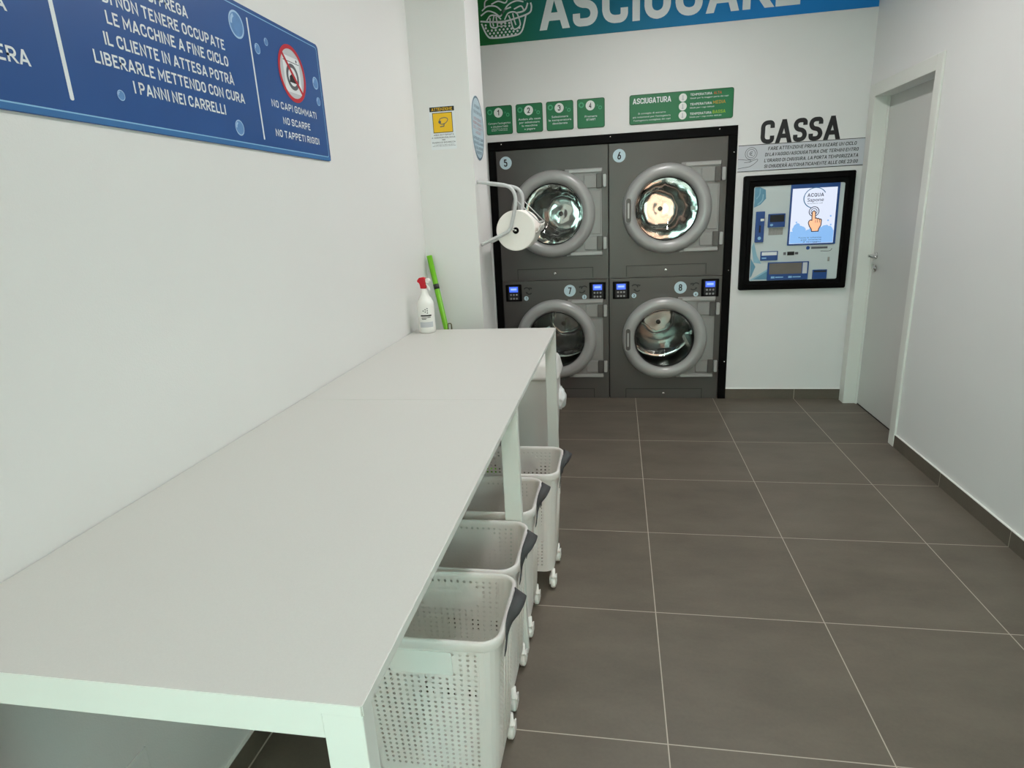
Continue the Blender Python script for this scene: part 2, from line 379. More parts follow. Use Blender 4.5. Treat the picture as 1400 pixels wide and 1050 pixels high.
def round_path(pts, closed, rounded, R):
    out, n = [], len(pts)
    for i, p in enumerate(pts):
        p = Vector(p)
        if i not in rounded or (not closed and i in (0, n - 1)): out.append(p); continue
        a, b = Vector(pts[i - 1]) - p, Vector(pts[(i + 1) % n]) - p
        r = min(R, a.length * 0.49, b.length * 0.49)
        s0, s1 = p + a.normalized() * r, p + b.normalized() * r
        for k in range(7):
            t = k / 6; out.append(s0 * (1 - t) ** 2 * 1.0 + (p * 0.82 + (s0 + s1) * 0.09) * 2 * t * (1 - t) + s1 * t * t)
    return out
class Text:
    def __init__(self): self.mb = MB()
    def _poly(self, face, pts, d, v, shear):
        self.mb.add([face(p[0] + shear * (p[1] - v), p[1], d) for p in pts], [tuple(range(len(pts)))])
    def line(self, face, body, u0, u1, v, cap, d, bold=0.0, shear=0.0, res=4, w=0.17):
        """String set between u0 and u1 on the baseline v, capitals cap tall."""
        if all(c in GL or c == ' ' for c in body):
            gap, xs, x = 0.11, [], 0.0
            for c in body:
                if c == ' ': x += 0.26; continue
                xs.append((c, x)); x += GL[c][0] + w + gap
            nat = x - gap
            k = (u1 - u0 - w * cap) / (nat - w) if nat - w > 1e-6 else cap
            hw, eps = w * cap / 2, 0
            for c, x0 in xs:
                wd = GL[c][0] * k
                for pts, cl, rd in GL[c][1]:
                    cl_ = cl == 'c'; eps += 1
                    P0 = [Vector((u0 + hw + x0 * k + a * wd, v + hw + b * cap * (1 - w))) for a, b in pts]
                    if cl == 'a':      # two slanting legs under a flat top
                        t = (P0[1] - P0[0]).normalized(); hx = hw / t.y
                        for (q0, q1) in ((P0[0], P0[1]), (P0[3], P0[2])):
                            d_ = (q1 - q0); ex = d_.x / d_.y * hw
                            b0, b1 = Vector((q0.x - ex, q0.y - hw)), Vector((q1.x + ex, q1.y + hw))
                            self._poly(face, [(b0.x - hx, b0.y), (b0.x + hx, b0.y), (b1.x + hx, b1.y), (b1.x - hx, b1.y)], d + 2e-5 * (eps % 5), v, shear); eps += 1
                        continue
                    q = round_path(P0, cl_, rd, cap * 0.27)
                    ends = [None, None]
                    if not cl_:
                        for e, (a, b) in enumerate(((0, 1), (-1, -2))):
                            t = (q[a] - q[b]).normalized(); gx, gy = pts[a]
                            if gy in (0, 1) and abs(t.y) > 0.3 and (t.y > 0) == (gy == 1):
                                q[a] = q[a] + t * (hw / abs(t.y)); ends[e] = hw / abs(t.y)
                            elif gx in (0, 1) and abs(t.y) < 0.3: q[a] = q[a] + t * hw
                    n = len(q); L_, R_ = [], []
                    for i in range(n):
                        e = (q[i] - q[i - 1]) if (cl_ or i > 0) else (q[1] - q[0])
                        f_ = (q[(i + 1) % n] - q[i]) if (cl_ or i < n - 1) else e
                        if not e.length: e = f_
                        if not f_.length: f_ = e
                        e, f_ = e.normalized(), f_.normalized()
                        t = e + f_; t = t.normalized() if t.length > 0.2 else e
                        m = Vector((-t.y, t.x)) * hw / max(0.5, t.dot(e))
                        if not cl_ and i == 0 and ends[0]: m = Vector((-ends[0] if t.y > 0 else ends[0], 0))
                        if not cl_ and i == n - 1 and ends[1]: m = Vector((-ends[1] if t.y > 0 else ends[1], 0))
                        L_.append(q[i] + m); R_.append(q[i] - m)
                    for i in range(n if cl_ else n - 1):
                        z = (i + 1) % n
                        self._poly(face, [L_[i], R_[i], R_[z], L_[z]], d + 2e-5 * (eps % 5), v, shear)
            return self
        vs, fs = glyphs(body, min(bold, 0.004), res)
        a = min(p[0] for p in vs); b = max(p[0] for p in vs); k = cap / 0.69
        self.mb.add([face(u0 + (x - a) / (b - a) * (u1 - u0) + shear * y * k, v + y * k, d) for x, y in vs], fs)
        return self
    def build(self, name, mat, parent): return self.mb.build(name, mat, parent)

def tag(o, label, cat, group=None):
    o['label'] = label; o['category'] = cat
    if group: o['group'] = group
    return o
def thing(name, loc, label, cat, group=None):
    o = bpy.data.objects.new(name, None); o.empty_display_size = 0.1
    link(o, None, loc)
    return tag(o, label, cat, group)
def struct(o, label=None):
    o['kind'] = 'structure'
    if label: o['label'] = label
    return o
def copy_tree(o, parent=None):
    c = o.copy(); COL.objects.link(c)
    if parent is not None: c.parent = parent
    for ch in list(o.children): copy_tree(ch, c)
    return c

# ------------------------------------------------------------------ the setting
ZC, YF = 3.2, -6.3
struct(MB().box(-1.7, 1.8, YF - 0.1, 1.4, -0.05, 0).build('floor', 'tile'), 'taupe grey square floor tiles with pale grout')
struct(MB().box(-1.7, 1.8, YF - 0.1, 1.4, ZC, ZC + 0.1).build('ceiling', 'ceiling'), 'plain white ceiling')
struct(MB().box(XL - 0.15, XL, YF, 0.5, 0, ZC).build('wall_left', 'wall'), 'white painted wall on the left with the blue sign')
struct(MB().box(XL, XC, YC, -0.775, 0, ZC).build('wall_column', 'wall'), 'white square column standing against the left wall before the dryers')
w = MB().box(XL, XR + 0.12, YB, YB + 0.1, 2.0, ZC)
w.box(0.69, XR + 0.12, YB, YB + 0.1, 0, 2.0).box(XL, -1.102, YB, YB + 0.1, 0, 2.0)
struct(w.build('wall_back', 'wall'), 'white painted back wall around the dryers')
DY0, DY1, DZ = -0.575, 0.225, 2.106
w = MB().box(-1.25, 1.7, 1.25, 1.3, 0, ZC).box(-1.3, -1.25, YB + 0.1, 1.3, 0, ZC).box(1.655, 1.7, YB + 0.1, 1.3, 0, ZC)
struct(w.build('leak_blocker', 'blocker_dark'))  # unseen black box added behind the dryers to stop sky light leaking in
w = MB().box(XR, XR + 0.15, YF, DY0 - 0.03, 0, ZC).box(XR, XR + 0.15, DY1 + 0.03, YB, 0, ZC).box(XR, XR + 0.15, DY0 - 0.03, DY1 + 0.03, DZ + 0.03, ZC)
struct(w.build('wall_right', 'wall'), 'white painted wall on the right with the door')
w = MB().box(XL, -1.1, YF - 0.15, YF, 0, ZC).box(1.35, XR, YF - 0.15, YF, 0, ZC).box(-1.1, 1.35, YF - 0.15, YF, 2.7, ZC)
struct(w.build('wall_front', 'wall'))
wf = MB()
for x in (-1.1, -0.3, 0.5, 1.31): wf.box(x, x + 0.04, YF - 0.1, YF - 0.04, 0, 2.7)
for z in (0.0, 2.15, 2.66): wf.box(-1.1, 1.35, YF - 0.1, YF - 0.04, z, z + 0.04)
win = struct(wf.build('window_1', 'alu'))
MB().box(-1.06, 1.31, YF - 0.075, YF - 0.07, 0.04, 2.66).build('pane', 'pane', win)
struct(MB().box(-9, 9, -16, YF - 0.15, -0.12, -0.02).build('ground', 'pavement'))
struct(MB().box(-9, 0.2, -15.5, -15, 0, 7).build('facade', 'facade_bounce'))
struct(MB().box(0.2, 2.8, -15.6, -15.1, 0, 8).build('facade', 'facade'))
struct(MB().box(2.8, 9, -15.5, -15, 0, 6).build('facade', 'facade_bounce'))

bb = MB().box(0.69, XR - 0.0, YB - 0.010, YB, 0, 0.078)
o = struct(bb.build('baseboard_back', 'tile'), 'taupe tile skirting under the payment kiosk')
MB().box(0.69, XR, YB - 0.0095, YB, 0.0782, 0.0815).build('sealant', 'white_plastic', o)
o = struct(MB().box(XR - 0.010, XR, YF, -0.6455, 0, 0.076).build('baseboard_right', 'tile'), 'taupe tile skirting along the right wall')
MB().box(XR - 0.0095, XR, YF, -0.6455, 0.0762, 0.0798).build('sealant', 'white_plastic', o)

o = struct(MB().box(XL, XL + 0.010, YF, YC, 0, 0.078).build('baseboard_left', 'tile'), 'taupe tile skirting under the table on the left wall')
MB().box(XL, XL + 0.0095, YF, YC, 0.0782, 0.0815).build('sealant', 'white_plastic', o)
MB().box(XL + 0.0101, XL + 0.0135, YF, YC, 0.0003, 0.003).build('grout_joint', 'grout', o)
hf = Face((XL, 0, 0), (0, 1, 0), (0, 0, 1), (1, 0, 0))
struct(MB().rect(hf, -3.95, -3.507, 0.085, 0.376, 0, 0.004).build('trim_1', 'wall', bevel=0.001), 'flat white inspection hatch low on the left wall under the table')

# door in the right wall
dr = bpy.data.objects.new('door_1', None); link(dr, None, (XR, -0.17, 0)); struct(dr, 'white flush door standing closed in the right wall')
c = MB()
t = 0.014
c.box(XR - t, XR, -0.645, DY0, 0, DZ + 0.08).box(XR - t, XR, DY1, 0.312, 0, DZ + 0.08).box(XR - t, XR, DY0, DY1, DZ, DZ + 0.08)
c.build('casing', 'casing', dr, bevel=0.003)
c = MB()
c.box(XR - 0.004, 1.66, DY1, DY1 + 0.03, 0, DZ + 0.03).box(XR - 0.004, 1.66, DY0 - 0.03, DY0, 0, DZ + 0.03).box(XR - 0.004, 1.66, DY0, DY1, DZ, DZ + 0.03)
c.box(1.600, 1.612, DY1 - 0.012, DY1, 0, DZ).box(1.600, 1.612, DY0, DY0 + 0.012, 0, DZ)
c.build('jamb', 'casing', dr, bevel=0.002)
MB().box(1.612, 1.655, DY0 + 0.003, DY1 - 0.003, 0.008, DZ - 0.004).build('leaf', 'door', dr, bevel=0.002)
h = MB().lathe((1.612, 0.165, 1.085), (-1, 0, 0), [(0.0, 0), (0.024, 0), (0.024, 0.008), (0.011, 0.010), (0.010, 0.05), (0.0, 0.052)], 20)
h.tube(bez([(1.566, 0.165, 1.085), (1.560, 0.14, 1.087), (1.562, 0.09, 1.083), (1.566, 0.045, 1.086)], 5), 0.009, 10)
h.build('door_handle', 'chrome', dr)
MB().lathe((1.612, 0.165, 1.0), (-1, 0, 0), [(0.0, 0), (0.024, 0), (0.024, 0.007), (0.010, 0.009), (0.009, 0.014), (0, 0.014)], 20).build('lock_cover', 'chrome', dr)
sl = MB().box(1.612, 1.66, DY0, DY1, 0, 0.006)
sl.build('threshold_gap', 'black_matt', dr)

# ceiling lamps (above the frame, seen only as reflections)
for i, (x, y) in enumerate(((0.2, -1.3), (0.15, -3.1), (0.15, -5.0))):
    l = thing('ceiling_lamp', (x, y, ZC), ('long white ceiling lamp nearest the dryers', 'long white ceiling lamp over the middle of the room', 'long white ceiling lamp nearest the shop window')[i], 'ceiling lamp', 'ceiling lamps')
    MB().box(x - 0.06, x + 0.06, y - 0.6, y + 0.6, ZC - 0.06, ZC).build('lamp_housing', 'housing', l, bevel=0.004)
    MB().box(x - 0.05, x + 0.05, y - 0.59, y + 0.59, ZC - 0.068, ZC - 0.0605).build('diffuser', 'diffuser', l)
    a = area('lamp_light', (x, y, ZC - 0.075), (0, 0, 0), 0.12, 1.15, LAMP_POWER[i], (1.0, 0.96, 0.955))
    a.data.spread = 2.8

# ------------------------------------------------------------------ long folding table
ZT, XT = 0.92, -0.452
TL, TW = XL + 0.002, 0.055
tb = thing('laundry_table', (-0.82, -2.64, 0), 'long white laundry folding table with two tabletop panels along the left wall', 'table')
for y0, y1 in ((-3.875, -2.632), (-2.629, -1.408)):
    tp = MB().box(TL, XT, y0, y1, ZT - 0.016, ZT).build('tabletop', 'laminate', tb, bevel=0.001)
    MB().box(XT + 0.0003, XT + 0.0014, y0 + 0.001, y1 - 0.001, ZT - 0.0155, ZT - 0.0005).build('edge_band', 'white_metal', tp)
    MB().box(TL + 0.001, XT - 0.001, y0 - 0.0014, y0 - 0.0003, ZT - 0.0155, ZT - 0.0005).build('edge_band', 'white_metal', tp)
LEGS = (-3.875, -2.674, -1.438)
for y0 in LEGS:
    MB().box(TL + TW, XT - TW, y0 + 0.0005, y0 + 0.0295, ZT - 0.056, ZT - 0.0162).build('cross_beam', 'white_metal', tb, bevel=0.001)
    for x0 in (TL, XT - TW):
        MB().box(x0, x0 + TW, y0, y0 + 0.03, 0.0, ZT - 0.0162).build('leg', 'white_metal', tb, bevel=0.0015)
for x0 in (TL + 0.06, XT - 0.30):
    for ya, yb in ((LEGS[0] + 0.03, LEGS[1]), (LEGS[1] + 0.03, LEGS[2])):
        MB().box(x0, x0 + 0.04, ya, yb, ZT - 0.056, ZT - 0.0162).build('rail', 'white_metal', tb, bevel=0.001)

# ------------------------------------------------------------------ wheeled laundry baskets
def basket():
    A, B, R = 0.195, 0.138, 0.045
    H0, H1 = 0.085, 0.515
    t = thing('laundry_basket', (0, 0, 0), 'x', 'laundry basket', 'white wheeled laundry baskets')
    nx, ny, nr = 16, 14, 26
    px, py = 2 * (A - R) / nx, 2 * (B - R) / ny
    path = []   # (x, y, nx, ny, kind, column)
    def side(p0, p1, n, kind):
        for i in range(n): path.append((Vector(p0).lerp(Vector(p1), i / n), kind, i))
    def corner(c, a0):
        for i in range(5):
            a = a0 + PI / 2 * i / 5; path.append((Vector((c[0] + R * math.cos(a), c[1] + R * math.sin(a))), 'c', i))
    side((-A + R, -B), (A - R, -B), nx, 'x'); corner((A - R, -B + R), -PI / 2)
    side((A, -B + R), (A, B - R), ny, 'y'); corner((A - R, B - R), 0)
    side((A - R, B), (-A + R, B), nx, 'x'); corner((-A + R, B - R), PI / 2)
    side((-A, B - R), (-A, -B + R), ny, 'y'); corner((-A + R, -B + R), PI)
    n = len(path)
    zs = [H0, H0 + 0.025] + [H0 + 0.025 + (H1 - 0.012 - H0 - 0.025) * k / nr for k in range(1, nr + 1)] + [H1]
    def pos(i, f, z):
        p = path[i % n][0].lerp(path[(i + 1) % n][0], f)
        k = (z - H0) / (H1 - H0); sx = 1 - 0.13 * (1 - k); sy = 1 - 0.13 * (1 - k)
        return Vector((p.x * sx, p.y * sy, z))
    mb = MB(); rows = len(zs)
    vs = [pos(i, 0, z) for z in zs for i in range(n)]; fs = []
    for j in range(rows - 1):
        row_from_top = rows - 2 - j - 1
        for i in range(n):
            q = [j * n + i, j * n + (i + 1) % n, (j + 1) * n + (i + 1) % n, (j + 1) * n + i]
            p, kind, col = path[i]
            hole = kind != 'c' and 0 < j < rows - 2
            if kind == 'x' and hole:
                if 1 <= row_from_top <= 5 and 4 <= col <= 11: hole = False
                if 2 <= row_from_top <= 4 and col in (3, 12): hole = False
            if kind == 'y' and hole and (row_from_top <= 3 or col in (6, 7)): hole = False
            if not hole: fs.append(tuple(q)); continue
            zc = (zs[j] + zs[j + 1]) / 2; dz = zs[j + 1] - zs[j]
            w = px if kind == 'x' else py
            rad = 0.0043 if kind == 'x' else 0.0046
            b0 = len(vs)
            for k in range(8):
                a = 2 * PI * k / 8 + (0 if kind == 'x' else 0)
                e = 1.0 if kind == 'x' or k % 2 == 0 else 1.25
                vs.append(pos(i, 0.5 + rad * e * math.cos(a) / w, zc + rad * e * math.sin(a)))
            h = lambda k: b0 + k % 8
            fs += [(q[0], q[1], h(7), h(6), h(5)), (q[1], q[2], h(1), h(0), h(7)), (q[2], q[3], h(3), h(2), h(1)), (q[3], q[0], h(5), h(4), h(3))]
    fs.append(tuple(reversed(range(n))))
    mb.add(vs, fs)
    body = mb.build('body', 'basket', t)
    s = body.modifiers.new('wall', 'SOLIDIFY'); s.thickness = 0.0010; s.offset = -1
    # rolled rim with an outer lip
    def loop(off, z):
        a, b, r = A + off, B + off, R + off; out = []
        for cx, cy, a0 in ((a - r, -b + r, -PI / 2), (a - r, b - r, 0), (-a + r, b - r, PI / 2), (-a + r, -b + r, PI)):
            out += [(cx + r * math.cos(a0 + PI / 2 * k / 8), cy + r * math.sin(a0 + PI / 2 * k / 8), z) for k in range(9)]
        return out
    prof = [(-0.003, H1 - 0.006), (-0.003, H1 + 0.004), (0.0, H1 + 0.008), (0.004, H1 + 0.009), (0.008, H1 + 0.006), (0.009, H1), (0.009, H1 - 0.016), (0.007, H1 - 0.018), (0.0005, H1 - 0.014)]
    L = [loop(o, z) for o, z in prof]; m = len(L[0]); rim = MB()
    rim.add([p for l in L for p in l], [(i * m + k, i * m + (k + 1) % m, (i + 1) * m + (k + 1) % m, (i + 1) * m + k) for i in range(len(L) - 1) for k in range(m)], True)
    rim.build('rim', 'basket', t)
    # smooth label fields on both long faces
    for sgn in (-1, 1):
        k = (0.452 - H0) / (H1 - H0); yy = sgn * B * (1 - 0.13 * (1 - k))
        tl = 0.13 * B / (H1 - H0)
        f = Face((0, yy - sgn * tl * 0.452, 0), (1, 0, 0), (0, sgn * tl, 1), (0, sgn, 0))
        MB().rect(f, -4.3 * px, 4.3 * px, 0.418, 0.486, 0.0002, 0.0018, 0.006).build('label_field', 'white_plastic', t, bevel=0.0006)
    # ribs on the short faces
    for sgn in (-1, 1):
        rb = MB()
        for yy in (-0.04, 0.0, 0.04):
            pts = [(sgn * (A * (1 - 0.13 * (1 - (z - H0) / (H1 - H0))) + 0.0012), yy, z) for z in (0.115, 0.30, 0.455)]
            rb.tube(pts, 0.0022, 6)
        rb.build('rib', 'basket', t)
    # webbing pull straps
    for sgn in (-1, 1):
        half = [((A + 0.0045, -0.070, H1 - 0.075), (0, 1, 0)), ((A + 0.0105, -0.068, H1 - 0.03), (0, 1, 0)), ((A + 0.016, -0.062, H1 + 0.0), (0.4, 0.9, 0)),
                ((A + 0.026, -0.045, H1 + 0.024), (0.8, 0.45, -0.35)), ((A + 0.034, -0.02, H1 + 0.038), (0.88, 0.1, -0.46)), ((A + 0.036, 0.0, H1 + 0.042), (0.9, 0, -0.45))]
        full = half + [((p[0], -p[1], p[2]), (w_[0], -w_[1], w_[2])) for p, w_ in reversed(half[:-1])]
        full = full[:6] + [(p, (w_[0], w_[1], w_[2])) for p, w_ in full[6:]]
        ps = bez([p for p, _ in full], 5)
        ws = []
        for k in range(len(ps)):
            tt = k / (len(ps) - 1) * (len(full) - 1); i = min(int(tt), len(full) - 2); f = tt - i
            wa, wb = Vector(full[i][1]), Vector(full[i + 1][1])
            if i >= 5: pass
            # on the far half the band turns the other way, keeping one continuous strip
            if i >= 6 or (i == 5): wb = Vector((wb.x, wb.y if wb.x > 0.3 else wb.y, wb.z))
            if wa.dot(wb) < 0: wb = -wb
            ws.append(wa.lerp(wb, f).normalized())
        for k in range(1, len(ws)):
            if ws[k].dot(ws[k - 1]) < 0: ws[k] = -ws[k]
        st = MB(); vs = []
        for p, w_ in zip(ps, ws):
            hw_ = 0.0125 + 0.0045 * max(0, w_.x) * 1.0
            for e in (-hw_, hw_): vs.append(((p.x + w_.x * e) * sgn, p.y + w_.y * e, p.z + w_.z * e))
        st.add(vs, [(2 * k, 2 * k + 1, 2 * k + 3, 2 * k + 2) for k in range(len(ps) - 1)], True)
        o = st.build('pull_strap', 'strap', t)
        s = o.modifiers.new('thick', 'SOLIDIFY'); s.thickness = 0.002; s.offset = 0
    # casters
    for sx in (-1, 1):
        for sy in (-1, 1):
            cx, cy = sx * (A - 0.030), sy * (B - 0.040)
            ca = MB().lathe((cx, cy, 0.052), (0, 0, 1), [(0, 0), (0.015, 0), (0.015, 0.004), (0.009, 0.008), (0.009, 0.0335), (0, 0.0335)], 14)
            ca.box(cx - 0.014, cx - 0.0105, cy - 0.016, cy + 0.016, 0.024, 0.056).box(cx + 0.0105, cx + 0.014, cy - 0.016, cy + 0.016, 0.024, 0.056)
            k = ca.build('caster', 'white_plastic', t)
            MB().lathe((cx, cy + 0.004, 0.026), (1, 0, 0), [(0, -0.0095), (0.022, -0.0095), (0.026, -0.006), (0.026, 0.006), (0.022, 0.0095), (0, 0.0095)], 24).build('wheel', 'white_plastic', k)
    return t
b0 = basket()
spots = [(-0.617, -3.128, 'white perforated wheeled basket nearest the camera, beside the front table leg'),
         (-0.626, -2.829, 'white perforated wheeled basket, second from the camera'),
         (-0.622, -2.489, 'white perforated wheeled basket, third from the camera, right behind the middle table leg'),
         (-0.568, -2.178, 'white perforated wheeled basket furthest from the camera, its strap sticking out furthest into the aisle')]
for i, (x, y, lab) in enumerate(spots):
    o = b0 if i == 0 else copy_tree(b0)
    o.location = (x, y, 0); o['label'] = lab

# ------------------------------------------------------------------ tumble dryers
FD = 0.346      # plane of the cabinet fronts
def dryer(name_no, cx, z0, z1, zc, label, lower):
    x0, x1 = cx - 0.4165, cx + 0.4165
    t = thing('tumble_dryer', (cx, FD + 0.4, z0), label, 'tumble dryer', 'stacked tumble dryers')
    F = Face((cx, FD, 0), (1, 0, 0), (0, 0, 1), (0, -1, 0))
    # cabinet with a round opening
    mb = MB(); seg = 64; vs = []; hw = 0.4165
    for k in range(seg):
        a = 2 * PI * k / seg; c_, s_ = math.cos(a), math.sin(a)
        vs.append(F(0.235 * c_, zc + 0.235 * s_, 0))
    for k in range(seg):
        a = 2 * PI * k / seg; c_, s_ = math.cos(a), math.sin(a)
        r = 0.35
        vs.append(F(r * c_, zc + r * s_, 0))
    mb.add(vs, [(k, (k + 1) % seg, seg + (k + 1) % seg, seg + k) for k in range(seg)])
    top, bot = z1, z0
    for q in range(4):
        arc = [F(0.35 * math.cos(2 * PI * k / seg), zc + 0.35 * math.sin(2 * PI * k / seg), 0) for k in range(q * 16, q * 16 + 17)]
        cr = [(hw, top), (-hw, top), (-hw, bot), (hw, bot)][q]
        e0 = [(hw, zc), (0, top), (-hw, zc), (0, bot)][q]; e1 = [(0, top), (-hw, zc), (0, bot), (hw, zc)][q]
        poly = arc + [F(*e1), F(*cr), F(*e0)]
        mb.add(poly, [tuple(range(len(poly)))])
    for q in range(4):
        a, b = [(hw, top), (-hw, top), (-hw, bot), (hw, bot)][q], [(-hw, top), (-hw, bot), (hw, bot), (hw, top)][q]
        mb.add([F(*a), F(*b), F(*b, -0.85), F(*a, -0.85)], [(0, 1, 2, 3)])
    mb.add([F(hw, top, -0.85), F(-hw, top, -0.85), F(-hw, bot, -0.85), F(hw, bot, -0.85)], [(0, 1, 2, 3)])
    mb.build('cabinet', 'cabinet', t)
    # drum
    d = MB().lathe((cx, FD, zc), (0, 1, 0), [(0.235, 0.002), (0.235, 0.05), (0.325, 0.055), (0.325, 0.70)], 64)
    dm = d.build('drum', 'steel', t)
    bpm = MB().lathe((cx, FD, zc), (0, 1, 0), [(0.325, 0.70), (0.30, 0.715), (0.16, 0.69), (0.05, 0.70), (0.0, 0.70)], 64)
    bpl = bpm.build('back_plate', 'backplate', dm)
    MB().lathe((cx, FD + 0.70, zc), (0, -1, 0), [(0.020, 0), (0.020, 0.006), (0.010, 0.008), (0.010, 0.018), (0, 0.019)], 20, smooth=False).build('centre_bolt', 'door_ring', dm)
    for k in range(3):
        a = PI / 2 + 2 * PI * k / 3 + (0 if lower else 0.5)
        e = Vector((math.cos(a), 0, math.sin(a))); p = Vector((-e.z, 0, e.x)); C_ = Vector((cx, FD, zc))
        vs = []
        for yy in (0.08, 0.69):
            for r, w in ((0.322, 0.05), (0.25, 0.016), (0.25, -0.016), (0.322, -0.05)): vs.append(C_ + e * r + p * w + Vector((0, yy, 0)))
        MB().add(vs, [(0, 1, 5, 4), (1, 2, 6, 5), (2, 3, 7, 6), (0, 3, 2, 1), (4, 5, 6, 7)]).build('lifter', 'steel', dm)
    # door
    prof = [(0.320, 0.0005), (0.321, 0.018), (0.316, 0.034), (0.304, 0.049), (0.287, 0.058), (0.268, 0.060), (0.250, 0.055), (0.236, 0.046), (0.229, 0.034), (0.226, 0.020), (0.226, 0.0)]
    dd = MB().lathe((cx, FD, zc), (0, -1, 0), prof, 80).build('door', 'door_ring', t)
    MB().lathe((cx, FD, zc), (0, -1, 0), [(0.2255, 0.030), (0.2215, 0.032), (0.2185, 0.026), (0.2185, 0.01)], 64).build('glass_seal', 'black_matt', dd)
    MB().lathe((cx, FD, zc), (0, -1, 0), [(0.2180, 0.022), (0.214, 0.010), (0.205, -0.03), (0.185, -0.075), (0.14, -0.105), (0.07, -0.12), (0.0, -0.123)], 64).build('glass', 'glass', dd)
    # pill-shaped grip on the door's left edge
    hx = -0.276
    HF = Face((cx, FD - 0.0565, zc), (1, 0, 0), (0, 0, 1), (0, -1, 0))
    gp = MB()
    lo = [(hx + 0.022 * math.cos(a), s * 0.068 + 0.022 * math.sin(a)) for s, a0 in ((1, 0), (-1, PI)) for a in [a0 + PI * k / 10 for k in range(11)]]
    gp.tube([HF(u, v, 0.0) for u, v in lo], 0.0052, 8, closed=True)
    gp.build('grip', 'door_ring', dd)
    li = [(hx + 0.0175 * math.cos(a), s * 0.068 + 0.0175 * math.sin(a)) for s, a0 in ((1, 0), (-1, PI)) for a in [a0 + PI * k / 10 for k in range(11)]]
    MB().prism(HF, li, -0.002, 0.0042).build('grip_recess', 'cabinet', dd)
    MB().rect(HF, hx - 0.006, hx + 0.006, -0.055, 0.055, 0.004, 0.009, 0.0058).build('grip_bar', 'door_ring', dd)
    # hinge carrier beside the door
    hp = MB()
    pl = [(0.30 * math.cos(a), 0.30 * math.sin(a)) for a in [1.25 - 2.5 * q / 24 for q in range(25)]] + [(0.10, -0.316), (0.376, -0.316), (0.376, -0.300), (0.372, -0.285), (0.372, 0.285), (0.376, 0.300), (0.376, 0.318), (0.10, 0.318)]
    hp.prism(F, [(u, v + zc) for u, v in pl], 0.0006, 0.012)
    o = hp.build('hinge_plate', 'hinge', t, bevel=0.003)
    for s in (-1, 1):
        MB().rect(F, 0.13, 0.372, zc + s * 0.300 - 0.012, zc + s * 0.300 + 0.012, 0.0122, 0.024, 0.006).build('hinge_rib', 'door_ring', o, bevel=0.003)
    pn = MB()
    pn.rect(F, 0.29, 0.362, zc - 0.155, zc + 0.155, 0.0122, 0.0175, 0.006)
    pn.build('hinge_cover', 'hinge', o, bevel=0.003)
    for s in (-1, 1):
        MB().rect(F, 0.240, 0.335, zc + s * 0.225 - 0.048, zc + s * 0.225 + 0.048, 0.0122, 0.022, 0.008).build('hinge_arm', 'hinge', o, bevel=0.004)
        hb = MB().rect(F, 0.332, 0.374, zc + s * 0.225 - 0.052, zc + s * 0.225 + 0.052, 0.0125, 0.030, 0.004)
        k = hb.build('hinge', 'cabinet', o, bevel=0.003)
    for s in (-1, 1):
        MB().rect(F, 0.379, 0.405, zc + s * 0.225 - 0.045, zc + s * 0.225 + 0.045, 0.0006, 0.032, 0.007).build('hinge_pin', 'door_ring', o, bevel=0.004)
    # lint drawer
    v0, v1 = (0.0, 0.078) if lower else (0.972, 1.056)
    gap = MB()
    g = 0.0022
    gap.rect(F, -0.290, 0.298, v1 - g, v1 + g, 0.0003, 0.0008).rect(F, -0.290 - g, -0.290 + g, v0 + 0.004, v1 + g, 0.0003, 0.0008).rect(F, 0.298 - g, 0.298 + g, v0 + 0.004, v1 + g, 0.0003, 0.0008)
    ld = MB().rect(F, -0.286, 0.294, v0 + 0.004, v1 - 0.004, 0.0004, 0.003).build('lint_drawer', 'cabinet', t, bevel=0.001)
    gap.build('drawer_gap', 'cabinet_dark', ld)
    MB().lathe(F(0.004, v1 - 0.038, 0.003), (0, -1, 0), [(0, 0), (0.012, 0), (0.012, 0.004), (0.007, 0.007), (0, 0.007)], 18).build('drawer_lock', 'chrome', ld)
    # round number
    bu, bv = {5: (-0.345, 1.853), 6: (-0.3435, 1.853), 7: (0.117, 0.880), 8: (0.1155, 0.881)}[name_no]
    bd = MB().disc(F, bu, bv, 0.046, 0.0022, d0=0.0004).build('number_badge', 'pale_badge', t)
    Text().line(F, str(name_no), bu - 0.013, bu + 0.013, bv - 0.026, 0.052, 0.0026, bold=0.025, res=8).build('numeral', 'ink_black', bd)
    if lower:
        for s, nums in ((-1, {7: '1', 8: '3'}), (1, {7: '2', 8: '4'})):
            pu0 = -0.3935 if s < 0 else 0.268
            pu1 = pu0 + 0.128
            pv0, pv1 = 0.806, 0.940
            cp = MB().rect(F, pu0, pu1, pv0, pv1, 0.0004, 0.006, 0.006).build('control_panel', 'black', t, bevel=0.001)
            um = (pu0 + pu1) / 2
            MB().rect(F, um - 0.044, um + 0.044, pv0 + 0.012, pv1 - 0.012, 0.0062, 0.0072, 0.004).build('panel_face', 'cabinet_dark', cp)
            MB().rect(F, um - 0.034, um + 0.034, 0.880, 0.922, 0.0074, 0.0086).build('screen', 'lcd', cp)
            MB().rect(F, um - 0.024, um + 0.024, 0.895, 0.910, 0.0088, 0.009).build('screen_text', 'lcd_hi', cp)
            for r in range(2):
                for cidx in range(3):
                    MB().rect(F, um - 0.030 + cidx * 0.023, um - 0.016 + cidx * 0.023, 0.852 - r * 0.030, 0.866 - r * 0.030, 0.0074, 0.0105, 0.003).build('button', 'button', cp, bevel=0.001)
            su = -0.231 if s < 0 else 0.2295
            sb = MB().disc(F, su, 0.828, 0.018, 0.0018, d0=0.0004, seg=24).build('small_badge', 'pale_badge', t)
            Text().line(F, nums[name_no], su - 0.005, su + 0.005, 0.818, 0.02, 0.0022, bold=0.02).build('numeral', 'ink_black', sb)
            ar = MB()
